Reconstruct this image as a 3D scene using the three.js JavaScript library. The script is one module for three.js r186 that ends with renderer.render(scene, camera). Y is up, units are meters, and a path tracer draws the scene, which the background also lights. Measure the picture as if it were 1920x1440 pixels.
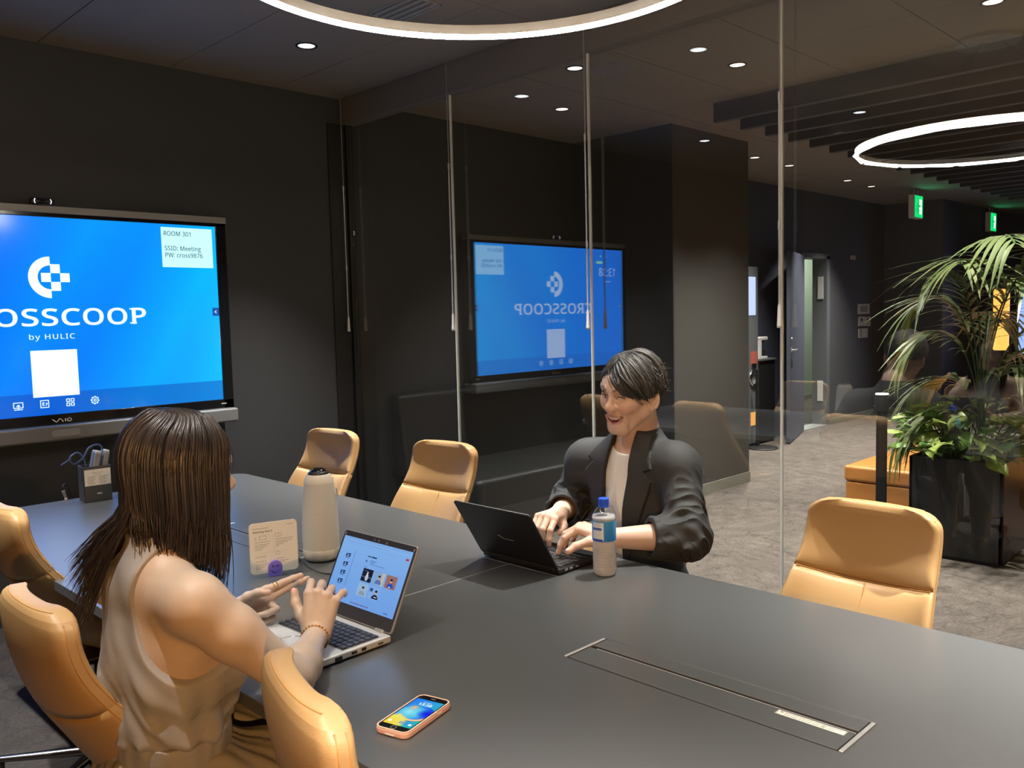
import * as THREE from 'three';
import { RoundedBoxGeometry } from 'three/addons/geometries/RoundedBoxGeometry.js';
import { mergeGeometries, toCreasedNormals } from 'three/addons/utils/BufferGeometryUtils.js';
import { RectAreaLightUniformsLib } from 'three/addons/lights/RectAreaLightUniformsLib.js';
import { createNoise3D } from 'simplex-noise';

// ───────── camera, exposure, environment ─────────
const scene = new THREE.Scene();
scene.background = new THREE.Color(0x000000);
const camera = new THREE.PerspectiveCamera(48.05, 4 / 3, 0.05, 60);
camera.rotation.order = 'YXZ';
camera.position.set(0, 1.432, 0);
camera.rotation.set(-0.0784856, 0.784038, -0.0246184);
const renderer = new THREE.WebGLRenderer({ antialias: true });
renderer.toneMapping = THREE.LinearToneMapping;
renderer.toneMappingExposure = 1.42;
renderer.shadowMap.enabled = true;
RectAreaLightUniformsLib.init();
const WARM = new THREE.Color(1.0, 0.955, 0.885), NEUTRAL = new THREE.Color(1.0, 0.965, 0.925), COOL = new THREE.Color(0.93, 0.96, 1.0);
const RING = { x: -1.46, y: 2.26, z: -1.39, r: 0.625 };
const RING_POWER = 48, SPOT_POWER = 27, SPOT_NEAR = 8, LOUNGE_POWER = 24;

// ───────── helpers ─────────
const V = (x, y, z) => new THREE.Vector3(x, y, z);
let seed = 20240607;
function rnd() { seed |= 0; seed = seed + 0x6D2B79F5 | 0; let t = Math.imul(seed ^ seed >>> 15, 1 | seed); t = t + Math.imul(t ^ t >>> 7, 61 | t) ^ t; return ((t ^ t >>> 14) >>> 0) / 4294967296; }
const rr = (a, b) => a + (b - a) * rnd();
const noise3 = createNoise3D(rnd);
const clamp = (x, a, b) => Math.min(b, Math.max(a, x));
const lerp = (a, b, t) => a + (b - a) * t;
const sstep = (a, b, x) => { const t = clamp((x - a) / (b - a), 0, 1); return t * t * (3 - 2 * t); };
const used = {};
function numbered(n) { const k = used[n] = (used[n] ?? -1) + 1; return k ? `${n}_${String(k).padStart(3, '0')}` : n; }
function tag(o, label, category, group) { o.userData = { label, category }; if (group) o.userData.group = group; return o; }
function thing(name, label, category, pos = [0, 0, 0], turn = 0, group) {
  const o = new THREE.Group(); o.name = numbered(name); scene.add(o); o.position.set(...pos); o.rotation.y = turn;
  return tag(o, label, category, group);
}
function mesh(name, geo, mat, parent = scene, label) {
  const g = Array.isArray(geo) ? merge(geo) : geo;
  const m = new THREE.Mesh(g, mat); m.name = parent === scene ? numbered(name) : name; m.castShadow = m.receiveShadow = true;
  parent.add(m); if (label) m.userData.label = label; return m;
}
function struct(name, geo, mat, parent = scene) { const m = mesh(name, geo, mat, parent); if (parent === scene) { m.name = name; m.userData.kind = 'structure'; } return m; }
function structGroup(name) { const g = new THREE.Group(); g.name = name; g.userData.kind = 'structure'; scene.add(g); return g; }
function merge(list) {
  const l = list.map(g => { const h = g.index ? g.toNonIndexed() : g; if (!h.attributes.uv) h.setAttribute('uv', new THREE.BufferAttribute(new Float32Array(h.attributes.position.count * 2), 2)); if (!h.attributes.normal) h.computeVertexNormals(); for (const k of Object.keys(h.attributes)) if (!['position', 'normal', 'uv'].includes(k)) h.deleteAttribute(k); return h; });
  return l.length === 1 ? l[0] : mergeGeometries(l);
}
// box from centre + size, bevelled
function bx(x, y, z, w, h, d, r = 0) { const g = r ? new RoundedBoxGeometry(w, h, d, 3, Math.min(r, w / 2.01, h / 2.01, d / 2.01)) : new THREE.BoxGeometry(w, h, d); return g.translate(x, y, z); }
// box from min/max corners
function bb(x0, x1, y0, y1, z0, z1, r = 0) { return bx((x0 + x1) / 2, (y0 + y1) / 2, (z0 + z1) / 2, x1 - x0, y1 - y0, z1 - z0, r); }
// uv in metres by dominant normal
function boxUV(g, s = 1) {
  const h = g.index ? g.toNonIndexed() : g, p = h.attributes.position, n = h.attributes.normal, uv = new Float32Array(p.count * 2);
  for (let i = 0; i < p.count; i++) {
    const ax = Math.abs(n.getX(i)), ay = Math.abs(n.getY(i)), az = Math.abs(n.getZ(i));
    const [u, v] = ay >= ax && ay >= az ? [p.getX(i), -p.getZ(i)] : ax >= az ? [p.getZ(i), p.getY(i)] : [p.getX(i), p.getY(i)];
    uv[2 * i] = u * s; uv[2 * i + 1] = v * s;
  }
  h.setAttribute('uv', new THREE.BufferAttribute(uv, 2)); return h;
}
function cyl(x, y, z, r0, r1, h, n = 24) { return new THREE.CylinderGeometry(r1, r0, h, n).translate(x, y + h / 2, z); }
function lathe(pts, n = 40) { return new THREE.LatheGeometry(pts.map(p => new THREE.Vector2(p[0], p[1])), n); }
function tube(pts, r, n = 8, seg) { return new THREE.TubeGeometry(new THREE.CatmullRomCurve3(pts.map(p => V(...p))), seg ?? Math.max(8, pts.length * 6), r, n); }
function rodGeo(a, b, r, n = 10) { const d = V(...b).sub(V(...a)); const g = new THREE.CylinderGeometry(r, r, d.length(), n); g.applyQuaternion(new THREE.Quaternion().setFromUnitVectors(V(0, 1, 0), d.clone().normalize())); return g.translate((a[0] + b[0]) / 2, (a[1] + b[1]) / 2, (a[2] + b[2]) / 2); }
function roundRect(w, h, r) { const s = new THREE.Shape(), x = -w / 2, y = -h / 2; s.moveTo(x + r, y); s.lineTo(x + w - r, y); s.absarc(x + w - r, y + r, r, -Math.PI / 2, 0); s.lineTo(x + w, y + h - r); s.absarc(x + w - r, y + h - r, r, 0, Math.PI / 2); s.lineTo(x + r, y + h); s.absarc(x + r, y + h - r, r, Math.PI / 2, Math.PI); s.lineTo(x, y + r); s.absarc(x + r, y + r, r, Math.PI, Math.PI * 1.5); return s; }
function plate(w, h, r, t, bevel = 0.001) { const g = new THREE.ExtrudeGeometry(roundRect(w - 2 * bevel, h - 2 * bevel, Math.max(r - bevel, 0.0005)), { depth: t - 2 * bevel, bevelEnabled: bevel > 0, bevelThickness: bevel, bevelSize: bevel, bevelSegments: 2, curveSegments: 8 }); return g.translate(0, 0, -t / 2 + bevel); }
function dataTex(n, f, srgb, rx = 1, ry = 1, m = n) {
  const a = new Uint8Array(n * m * 4);
  for (let j = 0; j < m; j++) for (let i = 0; i < n; i++) { const c = f(i / n, j / m); const k = (j * n + i) * 4; a[k] = clamp(c[0] * 255, 0, 255); a[k + 1] = clamp(c[1] * 255, 0, 255); a[k + 2] = clamp(c[2] * 255, 0, 255); a[k + 3] = 255; }
  const t = new THREE.DataTexture(a, n, m); t.wrapS = t.wrapT = THREE.RepeatWrapping; t.magFilter = THREE.LinearFilter; t.minFilter = THREE.LinearMipmapLinearFilter; t.generateMipmaps = true; if (srgb) t.colorSpace = THREE.SRGBColorSpace; t.repeat.set(rx, ry); t.needsUpdate = true; return t;
}
const g3 = v => [v, v, v];
function tileNoise(u, v, s, o = 0) { const a = u * 2 * Math.PI, b = v * 2 * Math.PI, R = s / 6.283; return noise3(R * Math.cos(a) + o, R * Math.sin(a) + Math.cos(b) * R * 1.7, Math.sin(b) * R * 1.7 + o * 2); }
function canvasTex(w, h, draw) { const c = document.createElement('canvas'); c.width = w; c.height = h; draw(c.getContext('2d'), w, h); const t = new THREE.CanvasTexture(c); t.colorSpace = THREE.SRGBColorSpace; return t; }
const std = (o) => new THREE.MeshStandardMaterial(o);
const phys = (o) => new THREE.MeshPhysicalMaterial(o);

// ───────── materials ─────────
const leatherBump = dataTex(256, (u, v) => g3(0.5 + 0.25 * tileNoise(u, v, 40) + 0.25 * tileNoise(u, v, 80, 7)), false, 6, 6);
const plasterBump = dataTex(256, (u, v) => g3(0.5 + 0.3 * tileNoise(u, v, 50) + 0.2 * tileNoise(u, v, 90, 3)), false, 2, 2);
const M = {
  leather: phys({ color: new THREE.Color(0.385, 0.235, 0.098), roughness: 0.44, bumpMap: leatherBump, bumpScale: 0.00018, specularIntensity: 0.7 }),
  piping: phys({ color: new THREE.Color(0.40, 0.20, 0.06), roughness: 0.5 }),
  orangeLeather: phys({ color: new THREE.Color(0.55, 0.22, 0.05), roughness: 0.4, bumpMap: leatherBump, bumpScale: 0.0006 }),
  wallDark: std({ color: new THREE.Color(0.036, 0.0375, 0.039), roughness: 0.62, bumpMap: plasterBump, bumpScale: 0.0005 }),
  wallLounge: std({ color: new THREE.Color(0.088, 0.090, 0.096), roughness: 0.6, bumpMap: plasterBump, bumpScale: 0.0005 }),
  darkChrome: std({ color: new THREE.Color(0.22, 0.22, 0.22), roughness: 0.22, metalness: 1 }),
  wallBrown: std({ color: new THREE.Color(0.062, 0.058, 0.052), roughness: 0.75, bumpMap: plasterBump, bumpScale: 0.0005 }),
  wallBlue: std({ color: new THREE.Color(0.068, 0.075, 0.108), roughness: 0.6 }),
  ceiling: std({ color: new THREE.Color(0.20, 0.172, 0.142), roughness: 0.8, bumpMap: plasterBump, bumpScale: 0.0006 }),
  ceilingVoid: std({ color: new THREE.Color(0.012, 0.011, 0.010), roughness: 0.9 }),
  fin: std({ color: new THREE.Color(0.030, 0.029, 0.027), roughness: 0.6 }),
  blackMetal: std({ color: new THREE.Color(0.018, 0.018, 0.018), roughness: 0.45, metalness: 0.3 }),
  blackPlastic: std({ color: new THREE.Color(0.015, 0.015, 0.016), roughness: 0.4 }),
  blackGloss: std({ color: new THREE.Color(0.008, 0.008, 0.009), roughness: 0.12 }),
  blackLeather: phys({ color: new THREE.Color(0.022, 0.022, 0.021), roughness: 0.36, bumpMap: leatherBump, bumpScale: 0.0006 }),
  barGrey: std({ color: new THREE.Color(0.20, 0.20, 0.195), roughness: 0.45, metalness: 0.3 }),
  header: std({ color: new THREE.Color(0.13, 0.112, 0.092), roughness: 0.8 }),
  silver: std({ color: new THREE.Color(0.52, 0.52, 0.50), roughness: 0.38, metalness: 0.6 }),
  silverGrey: std({ color: new THREE.Color(0.30, 0.30, 0.29), roughness: 0.5, metalness: 0.3 }),
  chrome: std({ color: new THREE.Color(0.8, 0.8, 0.8), roughness: 0.15, metalness: 1 }),
  white: std({ color: new THREE.Color(0.72, 0.71, 0.68), roughness: 0.5 }),
  cream: std({ color: new THREE.Color(0.66, 0.62, 0.52), roughness: 0.6 }),
  baseboard: std({ color: new THREE.Color(0.22, 0.21, 0.17), roughness: 0.6 }),
  greenWall: std({ color: new THREE.Color(0.30, 0.33, 0.27), roughness: 0.8 }),
  greyMetal: std({ color: new THREE.Color(0.20, 0.21, 0.22), roughness: 0.45, metalness: 0.4 }),
  purple: std({ color: new THREE.Color(0.22, 0.18, 0.78), roughness: 0.45 }),
  gold: std({ color: new THREE.Color(0.85, 0.55, 0.2), roughness: 0.25, metalness: 1 }),
  joint: phys({ color: new THREE.Color(0.55, 0.56, 0.50), roughness: 0.25, specularIntensity: 1 }),
  clear: phys({ color: 0xffffff, transmission: 1, thickness: 0, roughness: 0.08, ior: 1.5 }),
  glass: phys({ color: new THREE.Color(0.97, 0.985, 0.975), transmission: 1, thickness: 0, roughness: 0, ior: 2.05 }),
};
const emis = (r, g, b, base = 0.02) => std({ color: new THREE.Color(base, base, base), emissive: new THREE.Color(r, g, b), emissiveIntensity: 1, roughness: 0.5 });
// ───────── lights ─────────
function areaLight(color, intensity, w, h, pos, target) { const l = new THREE.RectAreaLight(color, intensity, w, h); l.position.set(...pos); l.lookAt(...target); scene.add(l); return l; }
function spotDown(pos, color, power, angle = 0.62, blend = 0.85) {
  const s = new THREE.SpotLight(color, power, 0, angle, blend, 2); s.position.set(...pos); s.target.position.set(pos[0], 0, pos[2]); s.castShadow = true; s.shadow.radius = 0.9; scene.add(s, s.target); return s;
}
// ───────── setting ─────────
const carpetTex = (() => {
  const n = 768;
  const line = (u, v, o, s) => { const w = 0.10 * tileNoise(u, v, 2.2, o); const a = tileNoise(u + w * 0.3, v * 1, s, o + 5); return Math.exp(-(a * a) / 0.006); };
  return dataTex(n, (u, v) => {
    let b = 0.385 + 0.05 * tileNoise(u, v, 60, 1) + 0.04 * tileNoise(u, v, 8, 9) + 0.06 * (rnd() - 0.5);
    b -= 0.085 * line(u, v, 3, 5) * (0.5 + 0.5 * tileNoise(u, v, 3, 30)) + 0.06 * line(u, v, 17, 8);
    return [b * 1.0, b * 0.905, b * 0.83];
  }, true, 1, 1);
})();
carpetTex.repeat.set(0.9, 0.55); carpetTex.rotation = 0.5;
const carpetBump = dataTex(256, (u, v) => g3(0.5 + 0.3 * (rnd() - 0.5) + 0.2 * tileNoise(u, v, 60)), false, 5, 5);
M.carpet = std({ map: carpetTex, roughness: 0.95, bumpMap: carpetBump, bumpScale: 0.004 });
M.carpetDark = std({ map: carpetTex, color: new THREE.Color(0.30, 0.31, 0.33), roughness: 0.95, bumpMap: carpetBump, bumpScale: 0.004 });
struct('floor', boxUV(bb(-8, 4.4, -0.1, 0, -17, -3.2)), M.carpet);
struct('floor_room', boxUV(bb(-4.78, 2.66, -0.1, 0, -3.2, 2.6)), M.carpetDark);
{
  const c = structGroup('ceiling');
  mesh('ceiling_void', boxUV(bb(-8, 4.4, 2.823, 2.98, -17, 2.6)), M.ceilingVoid, c);
  // plasterboard strips with open joints
  const board = {};
  const put = (x0, x1, z0, z1) => { const w = x1 - x0 - 0.005, d = z1 - z0 - 0.005, k = w.toFixed(3) + d.toFixed(3); board[k] ??= boxUV(new THREE.BoxGeometry(w, 0.022, d)); const m = mesh('ceiling_panel', board[k], M.ceiling, c); m.position.set((x0 + x1) / 2, 2.811, (z0 + z1) / 2); };
  const zs = [-3.15, -2.72, -2.08, -1.434, -0.79, -0.145, 0.5, 1.145, 1.79, 2.4];
  zs.slice(0, -1).forEach((z, i) => { for (let k = 0; k < 4; k++) put(-4.6 + k * 1.775, -4.6 + (k + 1) * 1.775, z, zs[i + 1]); });
  for (let k = 0; k < 14; k++) for (let j = 0; j < 5; j++) put(-4.8 + k * 0.645, -4.8 + (k + 1) * 0.645, -12 + j * 1.752, -12 + (j + 1) * 1.752);
  put(-8, -4.8, -17, -8.9); put(-4.8, 4.23, -17, -12);
  // hanging fins of the lounge
  const fin = boxUV(new THREE.BoxGeometry(7.2, 0.12, 0.055));
  for (let k = 0; k < 20; k++) { const m = mesh('ceiling_slat', fin, M.fin, c); m.position.set(-3.135 + 3.6, 2.739, -5.09 - 0.0275 - k * 0.345); }
  mesh('light_bulkhead', boxUV(bb(-4.6, 2.5, 2.645, 2.822, -3.245, -3.165)), M.header, c);
}
struct('wall_left', [boxUV(bb(-4.78, -4.6, 0, 2.823, -5.37, 2.55))], M.wallDark);
struct('wall_back', boxUV(bb(-4.6, 2.65, 0, 2.823, 2.4, 2.55)), M.wallDark);
struct('wall_right', boxUV(bb(2.5, 2.65, 0, 2.823, -3.24, 2.4)), M.wallDark);
struct('wall_pillar', boxUV(bb(-4.78, -3.655, 0, 2.823, -6.46, -5.385)), M.wallBrown);
struct('wall_alcove', boxUV(bb(-4.6, -3.655, 0, 2.823, -5.385, -5.37)), M.wallDark);
{
  const w = structGroup('wall_corridor');
  mesh('wall_panel', boxUV(bb(-4.85, -4.7, 0, 2.823, -9.55, -6.46)), M.wallBlue, w);
  mesh('wall_panel', boxUV(bb(-4.85, -4.7, 0, 2.823, -12.05, -10.2)), M.wallLounge, w);
  mesh('lintel', boxUV(bb(-4.85, -4.7, 2.06, 2.823, -10.2, -9.55)), M.wallLounge, w);
}
struct('wall_far', boxUV(bb(-4.85, -3.95, 0, 2.823, -12.05, -11.9)), M.wallLounge);
struct('wall_passage', boxUV(bb(-4.1, -3.95, 0, 2.823, -16.5, -12.05)), M.wallBlue);
struct('wall_end', boxUV(bb(-8, 4.3, 0, 2.823, -16.65, -16.5)), M.wallBlue);
struct('wall_lounge', boxUV(bb(4.2, 4.35, 0, 2.823, -16.5, -3.24)), M.wallDark);
struct('wall_lounge_front', boxUV(bb(2.65, 4.2, 0, 2.823, -3.24, -3.1)), M.wallDark);
struct('wall_office', [boxUV(bb(-6.5, -6.35, 0, 2.823, -16.5, -8.9)), boxUV(bb(-6.5, -4.85, 0, 2.823, -9.0, -8.88))], M.greenWall);
{
  const d = structGroup('door_1');
  const leaf = mesh('door_leaf', boxUV(bb(-0.02, 0.02, 0.01, 2.05, 0, 1.06, 0.004)), M.wallBlue, d); leaf.position.set(-4.69, 0, -9.52); leaf.rotation.y = 0.322;
  const hd = mesh('handle', [rodGeo([0.02, 1.0, 0.97], [0.06, 1.0, 0.97], 0.009), rodGeo([0.06, 1.0, 0.98], [0.06, 1.0, 0.86], 0.009), bx(0.022, 1.0, 0.97, 0.006, 0.05, 0.05, 0.002)], M.silver, leaf);
  mesh('lock', [cyl(0, 0, 0, 0.016, 0.016, 0.01).rotateZ(-Math.PI / 2).translate(0.02, 1.12, 0.97)], M.silver, leaf);
  mesh('door_frame', [bb(-4.87, -4.685, 0, 2.06, -10.225, -10.14), bb(-4.87, -4.685, 2.03, 2.09, -10.225, -9.5)], M.greyMetal, d);
  mesh('strike_plate', [bb(-4.80, -4.73, 1.55, 1.82, -10.139, -10.134), bb(-4.80, -4.73, 0.3, 0.55, -10.139, -10.134)], M.white, d);
  mesh('threshold', bb(-4.87, -4.68, 0, 0.012, -10.2, -9.52), M.silver, d);
}
struct('baseboard_pillar', bb(-3.655, -3.645, 0, 0.085, -6.465, -5.37, 0.002), M.baseboard);
struct('baseboard_corridor', bb(-4.7, -4.69, 0, 0.07, -11.9, -10.23, 0.002), M.baseboard);
struct('baseboard_far', bb(-4.7, -3.95, 0, 0.07, -11.9, -11.89, 0.002), M.baseboard);
struct('baseboard_office', bb(-6.35, -6.34, 0, 0.07, -16.5, -9.0, 0.002), M.baseboard);
// glass partition
const JX = [-4.572, -3.617, -2.64, -1.664, -0.69, 0.285, 1.26, 2.5];
for (let i = 0; i < 7; i++) {
  const w = structGroup(`window_${i + 1}`);
  mesh('glass_pane', bb(JX[i] + 0.004, JX[i + 1] - 0.004, 0.03, 2.65, -3.2025, -3.1975), M.glass, w);
  if (i) mesh('joint_strip', bb(JX[i] - 0.0045, JX[i] + 0.0045, 0.03, 2.65, -3.207, -3.193, 0.002), M.joint, w);
}
struct('trim_1', [bb(-4.6, -4.572, 0, 2.65, -3.225, -3.175, 0.002), bb(-4.6, -4.588, 0, 2.645, -3.165, -3.05, 0.002)], M.blackMetal);
struct('trim_2', bb(-4.57, 2.5, 0, 0.032, -3.22, -3.18, 0.002), M.blackMetal);
// ring lamp
const ringGlow = emis(34, 31, 26, 0.5), ringUp = emis(26, 23, 17.5, 0.5);
{
  const t = thing('pendant_lamp', 'large round ring lamp glowing warm white above the meeting table', 'lamp', [RING.x, 0, RING.z]);
  const R = RING.r, y = RING.y;
  const band = (r0, r1, y0, y1) => lathe([[r0, y0], [r1, y0], [r1, y1], [r0, y1], [r0, y0]], 128);
  mesh('ring_body', band(R - 0.006, R + 0.006, y + 0.009, y + 0.036), M.white, t);
  const dif = lathe([[R - 0.006, y + 0.009], [R - 0.006, y], [R - 0.003, y - 0.003], [R + 0.004, y - 0.003], [R + 0.0075, y], [R + 0.0075, y + 0.009], [R - 0.006, y + 0.009]], 128);
  mesh('lamp_diffuser', dif, ringGlow, t);
  mesh('lamp_uplight', band(R + 0.0062, R + 0.0078, y + 0.014, y + 0.032), ringUp, t);
  for (let k = 0; k < 3; k++) { const a = k * 2.094 + 0.5; mesh('suspension_wire', rodGeo([R * Math.cos(a), y + 0.034, R * Math.sin(a)], [0.06 * Math.cos(a), 2.79, 0.06 * Math.sin(a)], 0.0012, 6), M.blackMetal, t); }
  mesh('canopy', lathe([[0, 2.775], [0.15, 2.775], [0.155, 2.785], [0.155, 2.8]], 48), M.silverGrey, t);
  for (let k = 0; k < 12; k++) { const a = (k + 0.5) / 12 * Math.PI * 2; const px = RING.x + R * Math.cos(a), pz = RING.z + R * Math.sin(a);
    const l = new THREE.RectAreaLight(WARM, RING_POWER, 0.30, 0.012); l.position.set(px, y - 0.005, pz); l.lookAt(px, 0, pz); l.rotateZ(0); l.rotation.set(-Math.PI / 2, 0, a + Math.PI / 2); l.rotation.order = 'XYZ'; l.rotation.set(-Math.PI / 2, 0, -a + Math.PI / 2); scene.add(l); }
}
// recessed downlights
function downlight(name, label, group, x, z, color, power, lit, angle, blend) {
  const t = thing(name, label, 'ceiling light', [x, 2.8, z], 0, group);
  mesh('trim_ring', lathe([[0.043, 0.0], [0.043, -0.004], [0.052, -0.004], [0.055, 0.0]], 32), M.blackMetal, t);
  mesh('reflector', lathe([[0.043, 0.0], [0.036, 0.03], [0.03, 0.04]], 32), M.silver, t);
  mesh('lamp', cyl(0, -0.0005, 0, 0.041, 0.041, 0.003, 32), lit, t);
  if (power) spotDown([x, 2.793, z], color, power, angle, blend);
}
const coolLit = emis(3.2, 3.35, 3.6), warmLit = emis(2.3, 2.0, 1.5);
const RL = 'white downlights of the meeting room';
downlight('downlight', 'white round downlight in the meeting room ceiling near the screen wall', RL, -3.81, -2.43, NEUTRAL, SPOT_POWER, coolLit);
for (const [x, z, p, l] of [[-2.55, -2.40, SPOT_POWER, 'white downlight mirrored in the glass between the middle and right joints, near the ceiling'], [-1.27, -2.42, 17, ''], [-3.85, -0.28, 20, 'white downlight mirrored in the glass high on the pillar'], [-2.6, -0.27, 26, 'white downlight mirrored in the glass on the dark slats above the mirrored ring'], [-1.3, -0.27, SPOT_NEAR, ''], [0.0, -2.42, 55, ''], [0.0, -0.27, 60, ''], [1.25, -2.42, 70, ''], [1.25, -0.27, 60, '']])
  downlight('downlight', l || 'white round downlight of the meeting room outside the photo', RL, x, z, NEUTRAL, p, coolLit);
const LL = 'warm downlights of the lounge';
[[-3.195, -3.76, 'warm downlight directly behind the top of the glass partition'], [-3.875, -4.42, 'small warm downlight in the lounge ceiling left of the second glass joint'], [-2.56, -4.41, 'warm speckled downlight in the lounge ceiling left of the slats'], [-1.27, -4.42, 'warm downlight at the top right edge of the photo'],
 [-3.98, -7.15, 'warm downlight in the lounge ceiling just right of the pillar top'], [-3.99, -7.82, 'warm downlight beside the right glass joint, second beyond the pillar'], [-4.05, -9.25, 'tiny warm downlight above the open door, third beyond the pillar'], [-4.07, -9.93, 'tiny warm downlight above the wall switches, farthest from the pillar']]
  .forEach(([x, z, l], i) => downlight('lounge_downlight', l, LL, x, z, WARM, LOUNGE_POWER * (i < 2 ? 0.18 : 1), warmLit, 0.75, 0.9));
for (const [x, z, k] of [[-0.2, -5.6], [1.4, -5.6], [-1.9, -7.6], [-0.2, -8.4], [-2.4, -10.6], [1.4, -8.4], [-2.75, -5.30, 0.9], [-2.75, -6.0, 0.9]])
  downlight('lounge_downlight', 'warm downlight above the dark ceiling slats', 'downlights between the slats', x, z, WARM, LOUNGE_POWER * (k ?? 1.5), warmLit, 0.85, 0.9);
// light of the room behind the open door
areaLight(new THREE.Color(0.88, 1.0, 0.85), 26, 0.6, 1.2, [-5.5, 2.75, -12.4], [-5.5, 0, -12.4]);
tag(mesh('office_ceiling_light', bb(-5.8, -5.2, 2.76, 2.8, -13.0, -11.8, 0.005), emis(1.2, 1.35, 1.2)), 'flat ceiling light of the room behind the open door', 'ceiling light');
// ───────── wall display ─────────
const TVX = -4.5, TVZ0 = -0.561, TVZ1 = -2.241, TVY0 = 1.013, TVY1 = 1.958;
{
  const W = 1792, H = 1008;
  const tex = canvasTex(W, H, (c) => {
    const X = u => u * W, Y = y => (1 - (y - TVY0) / (TVY1 - TVY0)) * H;
    const g = c.createLinearGradient(0, 0, W, 0); g.addColorStop(0, '#0060f0'); g.addColorStop(0.35, '#0070f2'); g.addColorStop(0.62, '#008df0'); g.addColorStop(0.9, '#00a6f4'); g.addColorStop(1, '#00b4ff'); c.fillStyle = g; c.fillRect(0, 0, W, H);
    const g2 = c.createLinearGradient(0, H * 0.1, W * 0.9, H); g2.addColorStop(0, 'rgba(0,50,190,0.55)'); g2.addColorStop(0.3, 'rgba(0,110,255,0.0)'); g2.addColorStop(0.5, 'rgba(0,160,255,0.28)'); g2.addColorStop(0.65, 'rgba(0,60,230,0.2)'); g2.addColorStop(0.85, 'rgba(0,180,255,0.25)'); g2.addColorStop(1, 'rgba(0,90,230,0)'); c.fillStyle = g2; c.fillRect(0, 0, W, H);
    // bottom bar
    c.fillStyle = 'rgba(0,60,160,0.45)'; c.fillRect(0, Y(1.118), W, H);
    c.fillStyle = '#f2feff'; c.strokeStyle = '#f2feff';
    // logo: half ring and chequer
    const lx = X(0.497), ly = Y(1.672), R = X(0.059), r = X(0.034);
    c.beginPath(); c.arc(lx, ly, R, Math.PI / 2, Math.PI * 1.5); c.lineTo(lx, ly - r); c.arc(lx, ly, r, Math.PI * 1.5, Math.PI / 2, true); c.closePath(); c.fill();
    const q = X(0.0252); 
    const sq = (i, j) => c.fillRect(lx + (i - 1) * q * 1.0, ly + (j - 1.5) * q, q * 1.02, q * 1.02);
    sq(1, 0); sq(0, 1); sq(2, 1); sq(1, 2);
    // name, spaced wide
    const word = (txt, cx, by, size, font, sx, gap) => { c.font = `${font.includes('bold') ? 'bold ' : ''}${size}px ${font.replace('bold ', '')}`; let tot = 0; const ws = [...txt].map(ch => { const w = c.measureText(ch).width * sx + gap; tot += w; return w; }); let x = cx - (tot - gap) / 2; [...txt].forEach((ch, i) => { c.save(); c.translate(x, by); c.scale(sx, 1); c.fillText(ch, 0, 0); c.restore(); x += ws[i]; }); };
    copper('CROSSCOOP', X(0.4955), Y(1.4425), 117, 966, 5);
    function copper(txt, cx, by, size, full, gap) { c.font = `${size}px sans-serif`; const nat = [...txt].reduce((a, ch) => a + c.measureText(ch).width * (ch === 'S' ? 1.02 : ch === 'O' ? 0.96 : 1), 0), sx = (full - gap * (txt.length - 1)) / nat; // wide capitals with short serifs
      c.font = `${size}px sans-serif`; c.lineWidth = 5; let tot = 0; const ws = [...txt].map(ch => { const w = c.measureText(ch).width * sx * (ch === 'S' ? 1.02 : ch === 'O' ? 0.96 : 1) + gap; tot += w; return w; }); let x = cx - (tot - gap) / 2;
      [...txt].forEach((ch, i) => { c.save(); c.translate(x, by); c.scale(sx * (ch === 'S' ? 1.02 : ch === 'O' ? 0.96 : 1), 1); c.fillText(ch, 0, 0); c.lineJoin = 'miter'; c.lineWidth = 4; c.strokeText(ch, 0, 0); if ('PR'.includes(ch)) { c.fillRect(1, -7, 26, 7); c.fillRect(1, -size * 0.715, 18, 7); } c.restore(); x += ws[i]; });
    }
    word('by HULIC', X(0.4905), Y(1.376), 36, 'sans-serif', 1.35, 3);
    c.fillStyle = '#effbff'; c.fillRect(X(0.4305), Y(1.324), X(0.1245), Y(1.100) - Y(1.324));
    // clock at the upper left
    c.fillStyle = '#eaf8ff'; word('13:38', X(0.105), Y(1.742), 100, 'sans-serif', 0.95, 2); for (let k = 0; k < 6; k++) c.fillRect(X(0.083) + k * 13, Y(1.702), 9, 9);
    c.fillStyle = '#b8ff4a'; c.beginPath(); c.roundRect(X(0.14), Y(1.865), X(0.05), 24, 12); c.fill(); c.beginPath(); c.arc(X(0.155), Y(1.905), 9, 0, 7); c.fill();
    c.strokeStyle = '#cfe6ff'; c.lineWidth = 3; c.beginPath(); c.arc(X(0.118), Y(1.905), 11, 0, 7); c.stroke();
    // note
    c.fillStyle = '#c4fbff'; c.fillRect(X(0.822), Y(1.943), X(0.1665), Y(1.734) - Y(1.943));
    c.fillStyle = '#0a2432'; c.font = '34px sans-serif'; c.fillText('ROOM 301', X(0.829), Y(1.899)); c.fillText('SSID: Meeting', X(0.831), Y(1.822)); c.fillText('PW: cross9876', X(0.831), Y(1.787));
    // side tabs
    for (const [u, ch] of [[0.978, -1], [0.0, 1]]) { c.fillStyle = '#0a4fa8'; c.fillRect(X(u), Y(1.518), X(0.022), Y(1.474) - Y(1.518)); c.strokeStyle = '#fff'; c.lineWidth = 4; const cx = X(u + 0.011), cy = Y(1.496); c.beginPath(); c.moveTo(cx - ch * 5, cy - 8); c.lineTo(cx + ch * 5, cy); c.lineTo(cx - ch * 5, cy + 8); c.stroke(); }
    // icons
    c.strokeStyle = '#e4f8ff'; c.fillStyle = '#e4f8ff'; c.lineWidth = 4.5; c.lineJoin = 'round'; const iy = Y(1.066);
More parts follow.
